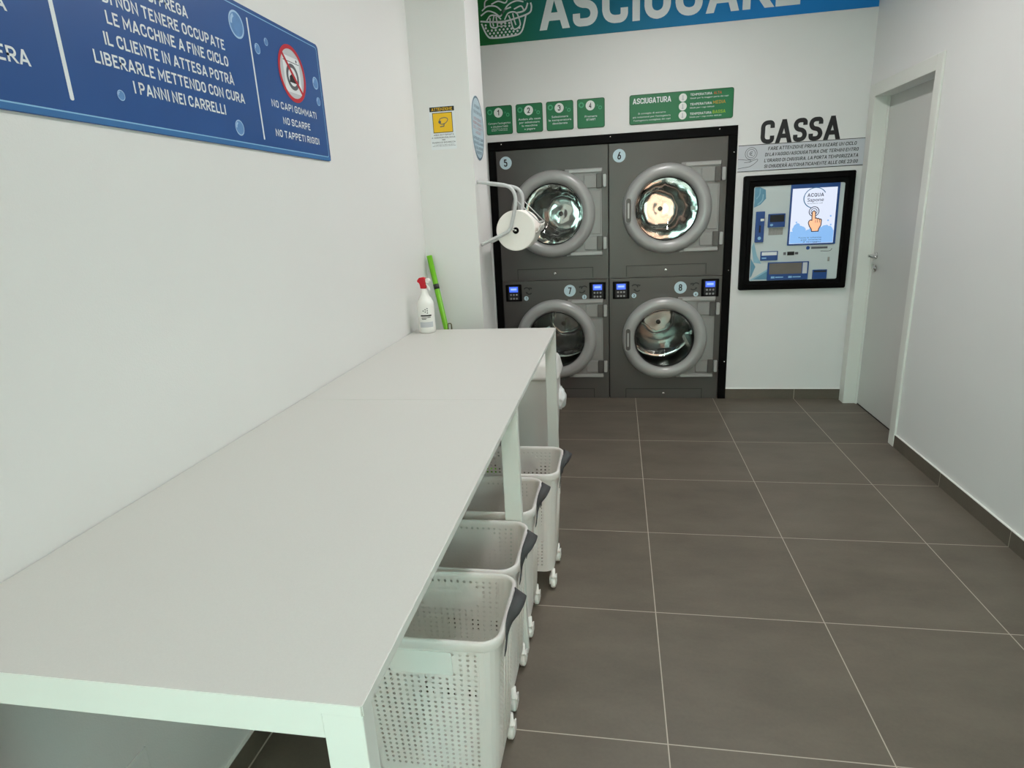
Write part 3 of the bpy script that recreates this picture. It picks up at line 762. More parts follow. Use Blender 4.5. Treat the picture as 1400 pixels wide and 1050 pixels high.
            iu = -0.218 if s < 0 else 0.222
            for k, (a0, a1, r0, du, dv) in enumerate(((2.6, 0.4, 0.024, -0.008, 0.006), (-0.6, -2.8, 0.022, 0.012, -0.004), (2.8, 0.9, 0.014, 0.02, 0.012))):
                pts = [(iu - s * (du + r0 * math.cos(a0 + (a1 - a0) * q / 10)), 0.885 + dv + 0.9 * r0 * math.sin(a0 + (a1 - a0) * q / 10)) for q in range(11)]
                ar.stroke(F, pts, 0.009, 0.001 + 0.0001 * k)
                e = pts[-1]; ar.flat(F, [(e[0] - 0.009, e[1] + 0.004), (e[0] + 0.009, e[1] + 0.004), (e[0], e[1] - 0.011)], 0.0014 + 0.0001 * k)
            ar.build('arrow_print', 'ink_black', t)
    return t
CXL, CXR = -0.6275, 0.2145
dryer(7, CXL, 0.0, 0.963, 0.494, 'dark grey tumble dryer numbered 7, half hidden by the table corner', True)
dryer(8, CXR, 0.0, 0.963, 0.492, 'dark grey tumble dryer numbered 8, at floor level on the right', True)
dryer(5, CXL, 0.967, 1.938, 1.462, 'dark grey tumble dryer numbered 5, upper left behind the paper roll', False)
dryer(6, CXR, 0.967, 1.938, 1.462, 'dark grey tumble dryer numbered 6, upper right of the four', False)

fro = thing('dryer_surround', (-0.205, YB, 0), 'thin black metal surround framing the four dryers', 'frame')
MB().rect(BACK, -1.102, -1.047, 0.0, 1.9435, 0.0003, 0.012).build('side_panel', 'black', fro, bevel=0.001)
MB().rect(BACK, 0.634, 0.692, 0.0, 1.9435, 0.0003, 0.012).build('side_panel', 'black', fro, bevel=0.001)
MB().rect(BACK, -1.102, 0.692, 1.944, 2.004, 0.0003, 0.012).build('top_panel', 'black', fro, bevel=0.001)
for u, v in ((-0.998, 1.985), (-0.192, 1.985), (0.567, 1.985), (0.672, 1.826), (0.672, 1.000), (0.672, 0.30)):
    MB().lathe(BACK(u, v, 0.012), (0, -1, 0), [(0, 0.0002), (0.006, 0.0002), (0.004, 0.0025), (0, 0.003)], 12).build('screw', 'chrome', fro)
dv = MB().box(-0.2105, -0.1985, FD + 0.03, FD + 0.05, 0, 1.94)
dv.build('divider', 'black_matt', fro)

# ------------------------------------------------------------------ things on the back wall
bn = MB().rect(BACK, XL + 0.003, XR - 0.003, 2.66, 3.06, 0.0004, 0.004)
bno = tag(bn.build('banner', 'banner', None, (0, YB, 2.86)), 'long green to blue banner reading ASCIUGARE high on the back wall', 'sign')
Text().line(BACK, 'ASCIUGARE', -0.674, 1.044, 2.718, 0.27, 0.0046, w=0.185).build('lettering', 'ink_white', bno)
g = MB(); W = 0.011; D = 0.0047
g.stroke(BACK, bez([(-1.098, 2.80), (-1.075, 2.745), (-1.055, 2.715), (-1.03, 2.703), (-0.94, 2.700), (-0.85, 2.706), (-0.815, 2.722), (-0.795, 2.76), (-0.775, 2.83)], 6), W, D)
g.stroke(BACK, bez([(-1.105, 2.815), (-1.03, 2.805), (-0.94, 2.80), (-0.86, 2.81), (-0.755, 2.835), (-0.735, 2.87), (-0.74, 2.90)], 6), W, D)
g.stroke(BACK, bez([(-0.76, 2.90), (-0.775, 2.865), (-0.80, 2.85), (-0.85, 2.845)], 6), W, D)
for pts in ([(-1.06, 2.815), (-1.03, 2.845), (-0.985, 2.84), (-0.955, 2.815)], [(-1.035, 2.83), (-1.03, 2.775), (-0.985, 2.77), (-0.99, 2.835)], [(-1.005, 2.84), (-1.015, 2.80), (-1.01, 2.775)],
            [(-0.93, 2.81), (-0.90, 2.85), (-0.85, 2.85), (-0.83, 2.82), (-0.82, 2.765), (-0.865, 2.745), (-0.885, 2.80), (-0.90, 2.835)], [(-0.87, 2.845), (-0.86, 2.80), (-0.85, 2.77)],
            [(-1.10, 2.85), (-1.05, 2.875), (-1.0, 2.86), (-0.96, 2.835), (-0.93, 2.87), (-0.88, 2.885)], [(-1.09, 2.88), (-1.05, 2.905), (-0.99, 2.90), (-0.95, 2.87)], [(-0.95, 2.845), (-0.90, 2.90), (-0.84, 2.92), (-0.79, 2.91)],
            [(-1.02, 2.915), (-0.97, 2.93), (-0.92, 2.915), (-0.90, 2.94)], [(-0.86, 2.87), (-0.81, 2.885), (-0.79, 2.86)], [(-1.07, 2.90), (-1.06, 2.94), (-1.0, 2.96), (-0.93, 2.955), (-0.84, 2.95), (-0.77, 2.92)]):
    g.stroke(BACK, bez(pts, 6), W * 0.85, D)
g.rect(BACK, -0.978, -0.922, 2.79, 2.796, D - 0.0001, D).rect(BACK, -0.978, -0.922, 2.770, 2.776, D - 0.0001, D)
for r in range(5):
    n = (10, 10, 9, 8, 7)[r]
    for k in range(n):
        u = -0.94 + (k - (n - 1) / 2) * 0.0285; v = 2.787 - r * 0.0185
        if (r < 2 and (-1.045 < u < -0.98 or -0.885 < u < -0.81)) or (r == 2 and -0.87 < u < -0.83): continue
        g.disc(BACK, u, v, 0.0078, D, seg=12)
g.build('basket_drawing', 'ink_white', bno)

def step_sign(u0, no, lines, label):
    u1, v0, v1 = u0 + 0.198, 2.055, 2.253
    uc = (u0 + u1) / 2
    s = tag(MB().rect(BACK, u0, u1, v0, v1, 0.0004, 0.004, 0.014).build('step_sign', 'sign_green', None, (uc, YB, 2.154)), label, 'sign', 'numbered green step signs')
    MB().stroke(BACK, rrect(u0 + 0.003, u1 - 0.003, v0 + 0.003, v1 - 0.003, 0.012), 0.005, 0.0043, True).build('border', 'sign_green_edge', s)
    nb = MB().disc(BACK, uc - 0.004, 2.206, 0.033, 0.0044).build('number_disc', 'white_badge', s)
    Text().line(BACK, no, uc - 0.014, uc + (0.006 if no != '1' else 0.002), 2.188, 0.037, 0.0048, bold=0.03).build('numeral', 'ink_black', nb)
    b = MB()
    for du, dv, r in ((-0.068, 2.213, 0.019), (0.066, 2.188, 0.013), (0.047, 2.204, 0.006)): b.ring(BACK, uc + du, dv, r * 0.55, r, 0.0044, 20)
    b.build('bubbles', 'bubble_green', s)
    T = Text()
    for k, (body, wd) in enumerate(lines):
        T.line(BACK, body, uc - wd / 2, uc + wd / 2, (2.142 if len(lines) > 2 else 2.128) - k * 0.0225, 0.0135, 0.0046, bold=0.01, res=2)
    if no == '1':
        T.line(BACK, 'richiudere la porta', uc - 0.06, uc + 0.06, 2.092, 0.008, 0.0046, res=2).line(BACK, 'ben chiusa', uc - 0.06, uc + 0.06, 2.081, 0.008, 0.0046, res=2)
    T.build('lettering', 'ink_white', s)
step_sign(-1.104, '1', [("Caricare l'asciugatrice", 0.168), ("e chiudere l'obl\u00f2", 0.13)], 'green step sign numbered 1, first above dryer 5')
step_sign(-0.878, '2', [('Andare alla cassa', 0.165), ('per selezionare', 0.15), ('la macchina', 0.115), ('e pagare', 0.08)], 'green step sign numbered 2, reading Andare alla cassa')
step_sign(-0.6535, '3', [('Selezionare', 0.12), ('la temperatura', 0.165), ('desiderata', 0.11)], 'green step sign numbered 3, reading Selezionare la temperatura desiderata')
step_sign(-0.429, '4', [('Premere', 0.088), ('START', 0.066)], 'green step sign numbered 4, reading Premere START')

s = tag(MB().rect(BACK, -0.057, 0.654, 2.054, 2.251, 0.0004, 0.004, 0.015).build('temperature_sign', 'sign_green', None, (0.3, YB, 2.152)), 'wide green ASCIUGATURA sign listing three temperatures above dryer 6', 'sign')
MB().stroke(BACK, rrect(-0.054, 0.651, 2.057, 2.248, 0.013), 0.005, 0.0043, True).build('border', 'sign_green_edge', s)
T = Text().line(BACK, 'ASCIUGATURA', -0.033, 0.231, 2.190, 0.037, 0.0046, bold=0.02)
T.line(BACK, 'Si consiglia di estrarre', 0.004, 0.196, 2.121, 0.011, 0.0046, res=2).line(BACK, "pi\u00f9 indumenti per l'asciugatura", -0.032, 0.229, 2.098, 0.011, 0.0046, res=2).line(BACK, "l'asciugatura consigliata dei capi", -0.026, 0.229, 2.076, 0.011, 0.0046, res=2)
for v, e in ((2.216, 0.610), (2.154, 0.52), (2.092, 0.58)):
    T.line(BACK, 'TEMPERATURA', 0.362, 0.508, v, 0.015, 0.0046, bold=0.012)
T.line(BACK, 'Ideale per la maggior parte dei capi', 0.362, 0.618, 2.196, 0.010, 0.0046, res=2).line(BACK, 'Ideale per i capi delicati', 0.362, 0.525, 2.134, 0.010, 0.0046, res=2).line(BACK, 'Ideale per i capi molto delicati', 0.361, 0.575, 2.074, 0.010, 0.0046, res=2)
T.build('lettering', 'ink_white', s)
Text().line(BACK, 'ALTA', 0.520, 0.572, 2.216, 0.017, 0.0046, bold=0.02).build('coloured_word', 'orange', s)
Text().line(BACK, 'MEDIA', 0.516, 0.600, 2.154, 0.021, 0.0046, bold=0.02).build('coloured_word', 'amber', s)
Text().line(BACK, 'BASSA', 0.516, 0.602, 2.092, 0.021, 0.0046, bold=0.02).build('coloured_word', 'lime', s)
for v in (2.209, 2.152, 2.094):
    o = MB().disc(BACK, 0.312, v, 0.027, 0.0044).build('thermometer_disc', 'white_badge', s)
    MB().rect(BACK, 0.3085, 0.3155, v - 0.008, v + 0.016, 0.0045, 0.0047, 0.003).disc(BACK, 0.312, v - 0.012, 0.0065, 0.0048, seg=16).build('thermometer', 'grey_print2', o)

# CASSA wall lettering and the notice strip
ca = Text().line(BACK, 'CASSA', 0.846, 1.362, 1.869, 0.152, 0.003, w=0.185)
co = MB()
for f_ in ca.mb.f:
    q = [ca.mb.v[i] for i in f_]; n = len(q)
    co.add(q + [p + Vector((0, 0.0026, 0)) for p in q], [tuple(range(n)), tuple(reversed(range(n, 2 * n)))] + [(i, n + i, n + (i + 1) % n, (i + 1) % n) for i in range(n)])
tag(co.build('wall_lettering', 'ink_black', None, (1.1, YB, 1.87)), 'large black letters reading CASSA above the payment kiosk', 'lettering')
nt_ = tag(MB().rect(BACK, 0.702, XR - 0.002, 1.691, 1.868, 0.0004, 0.003).build('notice_strip', 'notice', None, (1.115, YB, 1.78)), 'grey notice strip with a coin in hand and four lines of text, under CASSA', 'sign')
MB().rect(BACK, 0.702, XR - 0.002, 1.864, 1.868, 0.0031, 0.0036).rect(BACK, 0.702, XR - 0.002, 1.690, 1.694, 0.0031, 0.0036).build('border', 'ink_black', nt_)
T = Text()
for body, a, b, v in (('FARE ATTENZIONE PRIMA DI INIZARE UN CICLO', 0.905, 1.478, 1.825), ('DI LAVAGGIO/ASCIUGATURA CHE TERMINI ENTRO', 0.886, 1.494, 1.786),
                      ("L'ORARIO DI CHIUSURA, LA PORTA TEMPORIZZATA", 0.883, 1.496, 1.7465), ('SI CHIUDER\u00c0 AUTOMATICAMENTE ALLE ORE 23:00', 0.885, 1.496, 1.708)):
    T.line(BACK, body, a - 0.004, b - 0.004, v, 0.0225, 0.0034, bold=0.008, shear=0.12)
T.build('lettering', 'ink_black', nt_)
g = MB().ring(BACK, 0.789, 1.810, 0.038, 0.0415, 0.0034).ring(BACK, 0.789, 1.810, 0.026, 0.029, 0.0034)
g.stroke(BACK, bez([(0.703, 1.775), (0.73, 1.773), (0.76, 1.768), (0.785, 1.768), (0.786, 1.757), (0.765, 1.753), (0.745, 1.752)], 5), 0.0035, 0.0034)
g.stroke(BACK, bez([(0.78, 1.752), (0.81, 1.765), (0.832, 1.770), (0.834, 1.760), (0.81, 1.738), (0.78, 1.722), (0.74, 1.718), (0.703, 1.712)], 5), 0.0035, 0.0034)
g.build('coin_drawing', 'ink_grey', nt_)
Text().line(BACK, '\u20ac', 0.776, 0.801, 1.796, 0.026, 0.0034, bold=0.01, res=6).build('euro_mark', 'ink_grey', nt_)

# payment kiosk
K = Face((0, YB, 0), (1, 0, 0), (0, 0, 1), (0, -1, 0))
k0 = thing('payment_kiosk', (1.113, YB, 0.85), 'wall payment kiosk in a thick black frame with a lit touch screen', 'payment kiosk')
f = MB()
o_, i_ = rrect(0.746, 1.483, 0.851, 1.660, 0.012), rrect(0.782, 1.447, 0.887, 1.624, 0.01)
i2 = rrect(0.790, 1.439, 0.895, 1.616, 0.008); i3 = rrect(0.820, 1.424, 0.916, 1.584, 0.012)
def loopface(mb, A, da, B, db):
    n = len(A); mb.add([K(u, v, da) for u, v in A] + [K(u, v, db) for u, v in B], [(k, (k + 1) % n, n + (k + 1) % n, n + k) for k in range(n)])
loopface(f, o_, 0.0003, o_, 0.030); loopface(f, o_, 0.030, i_, 0.034); loopface(f, i_, 0.034, i2, 0.024); loopface(f, i2, 0.024, i3, 0.022); loopface(f, i3, 0.022, i3, 0.0003)
f.build('frame', 'black', k0)
MB().rect(K, 0.821, 1.423, 0.917, 1.583, 0.004, 0.016, 0.01).build('front_panel', 'kiosk_face', k0)
w1 = MB()
for pts in ([(0.826, 1.44), (0.87, 1.46), (0.905, 1.50), (0.90, 1.56), (0.86, 1.58), (0.826, 1.578)],): w1.flat(K, pts, 0.0164)
w1.build('water_print', 'kiosk_water', k0)
w1 = MB().flat(K, [(0.825, 1.08), (0.86, 1.02), (0.835, 0.95), (0.825, 0.94)], 0.0164)
w1.build('water_print', 'kiosk_water', k0)
w1 = MB().flat(K, [(0.826, 0.925), (0.945, 1.0), (0.945, 0.925)], 0.0164)
w1.build('water_print', 'kiosk_water', k0)
w2 = MB().flat(K, [(0.84, 1.20), (0.866, 1.10), (0.90, 1.04), (0.845, 1.05), (0.826, 1.16)], 0.0166).flat(K, [(0.826, 0.925), (0.835, 0.919), (0.945, 0.985), (0.945, 1.0)], 0.0168)
w2.stroke(K, bez([(0.85, 1.46), (0.88, 1.49), (0.885, 1.53)], 5), 0.008, 0.0167).stroke(K, bez([(0.84, 1.50), (0.86, 1.53), (0.862, 1.57)], 5), 0.006, 0.0167)
w2.build('water_print', 'kiosk_light', k0)
sc_ = MB().rect(K, 1.068, 1.391, 1.165, 1.600 - 0.002, 0.0162, 0.022, 0.004).build('touch_screen', 'kiosk_blue', k0)
MB().rect(K, 1.080, 1.375, 1.175, 1.556, 0.0222, 0.0228).build('display', 'scr_white', sc_)
g = MB()
random.seed(8)
for k in range(26):
    u = random.uniform(1.10, 1.355); r = random.uniform(0.012, 0.028); v = random.uniform(1.25, 1.285) + 0.02 * math.sin(u * 40)
    g.disc(K, u, v, r, 0.0230 + 0.000004 * k, seg=18)
g.rect(K, 1.082, 1.373, 1.177, 1.262, 0.0229, 0.02305)
for u, v in ((1.12, 1.325), (1.135, 1.305), (1.33, 1.33), (1.35, 1.30), (1.345, 1.36)): g.disc(K, u, v, 0.006, 0.0230, seg=12)
g.build('water_picture', 'scr_blue', sc_)
g = MB().ring(K, 1.232, 1.488, 0.066, 0.071, 0.0233, 40, 1.08, 0.5, 2.9).ring(K, 1.232, 1.488, 0.066, 0.072, 0.0233, 40, 1.08, 2.9, 4.4)
g.build('logo_ring', 'scr_teal', sc_)
T = Text().line(K, 'ACQUA', 1.180, 1.288, 1.496, 0.024, 0.0234, bold=0.02).line(K, 'Sapone', 1.182, 1.290, 1.464, 0.024, 0.0234, bold=0.02)
T.line(K, 'lavanderia self', 1.185, 1.285, 1.448, 0.007, 0.0234, res=2)
T.line(K, 'Tocca lo schermo', 1.140, 1.295, 1.212, 0.009, 0.0234, res=2).line(K, 'per iniziare', 1.160, 1.295, 1.197, 0.009, 0.0234, res=2).line(K, 'il lavaggio', 1.175, 1.295, 1.182, 0.009, 0.0234, res=2)
T.build('screen_lettering', 'scr_dark', sc_)
# pointing hand on the screen
hand = [(1.232, 1.400), (1.222, 1.395), (1.220, 1.385), (1.222, 1.335), (1.212, 1.338), (1.203, 1.330), (1.200, 1.318), (1.208, 1.295), (1.222, 1.275), (1.226, 1.258), (1.270, 1.258), (1.272, 1.275), (1.285, 1.300), (1.286, 1.335),
        (1.280, 1.342), (1.272, 1.340), (1.266, 1.347), (1.257, 1.344), (1.252, 1.350), (1.244, 1.348), (1.243, 1.385), (1.240, 1.396)]
o = MB().flat(K, hand, 0.0236).build('hand_picture', 'skin', sc_)
g = MB().stroke(K, hand, 0.006, 0.0239, True).ring(K, 1.232, 1.395, 0.018, 0.022, 0.0235).ring(K, 1.232, 1.395, 0.030, 0.035, 0.0235)
for u in (1.247, 1.260, 1.273): g.stroke(K, [(u, 1.338), (u, 1.318)], 0.003, 0.0239)
g.build('hand_outline', 'scr_dark', sc_)
# coin slot, banknote slot, card reader, tray
cs = MB().rect(K, 0.842, 0.902, 1.196, 1.412, 0.0162, 0.030, 0.004).build('coin_unit', 'kiosk_blue', k0, bevel=0.002)
MB().rect(K, 0.873, 0.898, 1.345, 1.362, 0.0302, 0.0325, 0.002).build('coin_slot', 'chrome', cs)
MB().rect(K, 0.867, 0.878, 1.265, 1.315, 0.0302, 0.0308).build('slot_mark', 'ink_black', cs)
MB().disc(K, 0.872, 1.225, 0.012, 0.0306, seg=20).build('coin_mark', 'line_blue', cs)
bl = MB().rect(K, 0.926, 1.041, 1.298, 1.392, 0.0162, 0.034, 0.004).build('banknote_unit', 'kiosk_blue', k0, bevel=0.002)
MB().rect(K, 0.937, 1.033, 1.335, 1.384, 0.0342, 0.035).build('banknote_slot', 'black_matt', bl)
MB().disc(K, 0.950, 1.315, 0.011, 0.0346, rv=0.008, seg=18).build('banknote_mark', 'line_blue', bl)
MB().rect(K, 0.936, 1.034, 1.243, 1.294, 0.0162, 0.0168).build('banknote_picture', 'card', k0)
MB().rect(K, 0.905, 0.917, 1.31, 1.37, 0.0162, 0.020, 0.002).build('key_pad', 'grey_print2', k0)
s2 = MB().rect(K, 0.889, 1.009, 1.063, 1.129, 0.0162, 0.026, 0.003).build('ticket_slot', 'kiosk_blue', k0, bevel=0.002)
MB().rect(K, 0.897, 1.001, 1.100, 1.124, 0.0262, 0.0268).build('slot_window', 'ink_white', s2)
MB().rect(K, 0.899, 0.93, 1.076, 1.086, 0.0262, 0.0266).build('slot_mark', 'line_blue', s2)
MB().rect(K, 1.075, 1.122, 1.095, 1.121, 0.0162, 0.020).build('card_slot', 'black_matt', k0)
MB().rect(K, 1.048, 1.066, 1.098, 1.118, 0.0162, 0.0166).rect(K, 1.128, 1.150, 1.100, 1.117, 0.0162, 0.0166).build('card_mark', 'ink_grey', k0)
lg = MB().disc(K, 1.213, 1.143, 0.013, 0.0168, seg=20).build('maker_mark', 'kiosk_blue', k0)
MB().rect(K, 1.235, 1.345, 1.135, 1.150, 0.0165, 0.0168).stroke(K, bez([(1.30, 1.118), (1.36, 1.117), (1.375, 1.135)], 5), 0.004, 0.0168).build('maker_mark', 'ink_grey', k0)
MB().rect(K, 1.350, 1.362, 1.045, 1.075, 0.0162, 0.026, 0.003).build('lock', 'chrome', k0)
ty = MB().rect(K, 0.944, 1.225, 0.919, 1.049, 0.0162, 0.030, 0.003).build('coin_tray', 'kiosk_blue', k0, bevel=0.002)
MB().rect(K, 0.954, 1.178, 0.963, 1.042, 0.0302, 0.031).build('tray_window', 'smoked', ty)
MB().rect(K, 1.184, 1.215, 0.963, 1.042, 0.0302, 0.031).build('tray_strip', 'notice', ty)
MB().rect(K, 0.97, 0.995, 0.933, 0.947, 0.0302, 0.0306).rect(K, 1.09, 1.115, 0.933, 0.947, 0.0302, 0.0306).rect(K, 1.0, 1.055, 0.936, 0.944, 0.0302, 0.0306).rect(K, 1.12, 1.175, 0.936, 0.944, 0.0302, 0.0306).build('tray_mark', 'line_blue', ty)
rc = MB().rect(K, 1.256, 1.353, 0.919, 0.986, 0.0162, 0.028, 0.003).build('receipt_slot', 'kiosk_blue', k0, bevel=0.002)
MB().rect(K, 1.262, 1.347, 0.968, 0.980, 0.0282, 0.0288).build('slot_mark', 'ink_black', rc)

# ------------------------------------------------------------------ blue rules sign on the left wall
bs = tag(MB().rect(LEFT, -3.55, -1.522, 1.770, 2.273, 0.0004, 0.005, 0.02).build('rules_sign', 'sign_blue', None, (XL, -2.95, 1.9)), 'large blue sign of laundry rules in white capitals on the left wall', 'sign')
MB().rect(LEFT, -3.548, -1.524, 1.7715, 1.788, 0.0051, 0.0053, 0.008).build('border', 'sign_blue_edge', bs)
MB().stroke(LEFT, rrect(-3.54, -1.541, 1.788, 2.258, 0.012), 0.0035, 0.0056, True).build('border', 'line_blue', bs)
T = Text()
for body, a, b, v, cap in (('SI PREGA', -2.62, -2.446, 2.141, 0.033), ('DI NON TENERE OCCUPATE', -2.804, -2.266, 2.088, 0.033), ('LE MACCHINE A FINE CICLO', -2.803, -2.260, 2.036, 0.033), ('IL CLIENTE IN ATTESA POTR\u00c0', -2.825, -2.243, 1.980, 0.033),
                           ('LIBERARLE METTENDO CON CURA', -2.874, -2.192, 1.926, 0.033), ('I PANNI NEI CARRELLI', -2.750, -2.322, 1.871, 0.033), ('ERA', -3.155, -3.073, 1.876, 0.034), ('A', -3.132, -3.102, 1.984, 0.034),
                           ('NO CAPI GOMMATI', -2.001, -1.622, 1.946, 0.0275), ('NO SCARPE', -1.928, -1.696, 1.889, 0.0275), ('NO TAPPETI RIGIDI', -2.001, -1.625, 1.835, 0.0275)):
    T.line(LEFT, body, a, b, v, cap, 0.0056, bold=0.02, res=6)
T.build('lettering', 'ink_white', bs)
MB().rect(LEFT, -2.981, -2.969, 1.818, 2.24, 0.0051, 0.0056, 0.005).build('divider', 'ink_white', bs)
MB().rect(LEFT, -2.0975, -2.0895, 1.812, 2.237, 0.0051, 0.0056, 0.003).build('divider', 'ink_white', bs)
for u, v, r in ((-2.170, 2.194, 0.046), (-2.049, 2.142, 0.019), (-1.978, 2.182, 0.014), (-1.590, 2.102, 0.026), (-1.581, 2.026, 0.018), (-2.805, 1.857, 0.014), (-2.251, 1.837, 0.027)):
    o = MB().disc(LEFT, u, v, r, 0.0054, seg=28).build('bubble', 'bubble', bs)
    MB().ring(LEFT, u, v, r * 0.86, r, 0.0056, 28).ring(LEFT, u, v, r * 0.55, r * 0.78, 0.0056, 12, 1.0, 2.0, 3.2).build('bubble_shine', 'bubble_hi', o)
NI = (-1.797, 2.101)
o = MB().disc(LEFT, *NI, 0.105, 0.0054, seg=48).build('prohibition_icon', 'grey_print2', bs)
MB().rect(LEFT, NI[0] - 0.068, NI[0] + 0.068, NI[1] - 0.075, NI[1] + 0.066, 0.0055, 0.0056, 0.01).build('washer_picture', 'ink_white', o)
MB().ring(LEFT, *(NI[0], NI[1] - 0.012), 0.036, 0.052, 0.0058).rect(LEFT, NI[0] - 0.066, NI[0] + 0.066, NI[1] + 0.044, NI[1] + 0.047, 0.0056, 0.0058).disc(LEFT, NI[0] + 0.045, NI[1] + 0.056, 0.006, 0.0058, seg=12).build('washer_drum', 'ink_grey', o)
MB().flat(LEFT, [(NI[0] - 0.030, NI[1] - 0.035), (NI[0] + 0.030, NI[1] - 0.035), (NI[0] + 0.032, NI[1] - 0.024), (NI[0] + 0.006, NI[1] - 0.016), (NI[0] - 0.004, NI[1] + 0.0), (NI[0] - 0.026, NI[1] - 0.012)], 0.0059).build('shoe_picture', 'ink_black', o)
MB().ring(LEFT, *NI, 0.096, 0.112, 0.0061, 48).flat(LEFT, [(NI[0] - 0.076, NI[1] + 0.066), (NI[0] - 0.066, NI[1] + 0.076), (NI[0] + 0.076, NI[1] - 0.066), (NI[0] + 0.066, NI[1] - 0.076)], 0.0062).build('prohibition_ring', 'no_red', o)

# ------------------------------------------------------------------ stickers on the column
at = tag(MB().rect(COLF, -1.393, -1.216, 1.928, 2.203, 0.0004, 0.0016).build('camera_notice', 'ink_white', None, (-1.045, YC, 1.94)), 'small white and yellow ATTENZIONE video surveillance notice on the column front', 'sign')
o = MB().rect(COLF, -1.388, -1.217, 2.168, 2.197, 0.0017, 0.0021, 0.003).build('heading', 'ink_black', at)
Text().line(COLF, 'ATTENZIONE', -1.374, -1.230, 2.173, 0.018, 0.0024, bold=0.02).build('lettering', 'yellow', o)
o = MB().rect(COLF, -1.371, -1.233, 2.034, 2.161, 0.0017, 0.0021).build('picture', 'ink_black', at)
p = MB().rect(COLF, -1.367, -1.237, 2.038, 2.157, 0.0022, 0.0024).build('picture_field', 'yellow', o)
g = MB().stroke(COLF, bez([(-1.326, 2.105), (-1.318, 2.122), (-1.29, 2.128), (-1.268, 2.122), (-1.268, 2.108), (-1.285, 2.093), (-1.31, 2.088), (-1.326, 2.098)], 5), 0.005, 0.0026)
g.disc(COLF, -1.322, 2.102, 0.010, 0.0027, seg=16).stroke(COLF, [(-1.292, 2.09), (-1.295, 2.075), (-1.322, 2.072)], 0.006, 0.0026)
g.build('camera_drawing', 'ink_grey', o)
T = Text()
for body, a, b, v, cap in (('AREA SOTTOPOSTA', -1.37, -1.23, 2.017, 0.009), ('A VIDEOSORVEGLIANZA', -1.386, -1.222, 2.000, 0.009), ('PER', -1.314, -1.293, 1.985, 0.009), ('RAGIONI DI SICUREZZA', -1.384, -1.222, 1.969, 0.009), ('la registrazione avviene nel rispetto', -1.37, -1.23, 1.957, 0.005), ('delle norme sulla protezione dei dati personali', -1.384, -1.222, 1.949, 0.005)):
    T.line(COLF, body, a, b, v, cap, 0.002, bold=0.012, res=2)
T.build('lettering', 'ink_black', at)

OU, OV = 0.095, 2.08
ov = tag(MB().disc(COLS, OU, OV, 0.21, 0.002, rv=0.217, d0=0.0004, seg=56).build('round_sticker', 'oval', None, (XC, -0.962, 1.94)), 'pale blue round notice on the side of the column, seen edge on', 'sign')
MB().ring(COLS, OU, OV, 0.203, 0.2165, 0.0023, 56, 0.97).build('border', 'oval_rim', ov)
T = Text(); T2 = Text()
for body, hw, v, red in (('ATTENZIONE', 0.09, 2.215, 0), ('I GESTORI NON', 0.14, 2.175, 0), ('NON SONO', 0.13, 2.13, 1), ('RESPONSABILI', 0.165, 2.10, 1), ('DEGLI OGGETTI', 0.165, 2.07, 1), ('LASCIATI', 0.10, 2.04, 1), ('CONTROLLARE LE TASCHE', 0.165, 2.0, 0), ('PRIMA DEL LAVAGGIO', 0.16, 1.968, 0), ('E NON LASCIARE', 0.13, 1.936, 0), ('INCUSTODITI', 0.09, 1.905, 0)):
    (T2 if red else T).line(COLS, body, OU - hw, OU + hw, v, 0.019, 0.0023, bold=0.02, res=2)
T.build('lettering', 'oval_rim', ov); T2.build('red_lettering', 'oval_red', ov)

# ------------------------------------------------------------------ paper roll holder on the column side
hd = thing('paper_roll_holder', (XC, -0.93, 1.5), 'pale grey bent tube holder for a paper roll on the column side', 'paper roll holder')
YA, YZ = -1.07, -0.80
def arm(y):
    return bez([(XC + 0.001, y, 1.660), (-0.81, y, 1.648), (-0.735, y, 1.634), (-0.700, y, 1.612), (-0.684, y, 1.575), (-0.687, y, 1.52), (-0.706, y, 1.445), (-0.720, y, 1.405), (-0.757, y, 1.380), (-0.825, y, 1.353), (XC + 0.004, y, 1.329)], 6)
MB().tube(arm(YA), 0.0098, 12).build('arm', 'holder', hd)
MB().tube(arm(YZ), 0.0098, 12).build('arm', 'holder', hd)
RC = (-0.692, 1.396)
MB().tube([(RC[0], YA, RC[1]), (RC[0], YZ, RC[1])], 0.0055, 10).build('spindle', 'chrome', hd)
for y in (YA, YZ): MB().tube([(RC[0], y, RC[1]), (-0.716, y, 1.412)], 0.005, 8).build('bracket', 'chrome', hd)
MB().tube([(-0.688, YA, 1.565), (-0.562, YA + 0.02, 1.436)], 0.0028, 8).tube([(-0.688, YZ, 1.565), (-0.562, YZ - 0.02, 1.436)], 0.0028, 8).tube([(-0.562, YA + 0.015, 1.436), (-0.562, YZ - 0.015, 1.436)], 0.005, 8).build('tear_bar', 'holder', hd)
RL = (YZ - 0.015) - (YA + 0.02)
rl = MB().lathe((RC[0], YA + 0.02, RC[1]), (0, 1, 0), [(0.0175, 0.0), (0.105, 0.0), (0.109, 0.004), (0.109, RL - 0.004), (0.105, RL), (0.0175, RL), (0.0175, 0.0)], 64, smooth=False)
ro = tag(rl.build('paper_roll', 'paper', None, (RC[0], (YA + YZ) / 2, RC[1])), 'big white industrial paper roll hanging in the tube holder', 'paper roll')
MB().lathe((RC[0], YA + 0.019, RC[1]), (0, 1, 0), [(0.0175, 0.0), (0.0140, 0.0), (0.0140, RL + 0.002), (0.0175, RL + 0.002)], 32).build('core', 'core', ro)
sh = MB(); vs = []; nA, nB = 16, 11
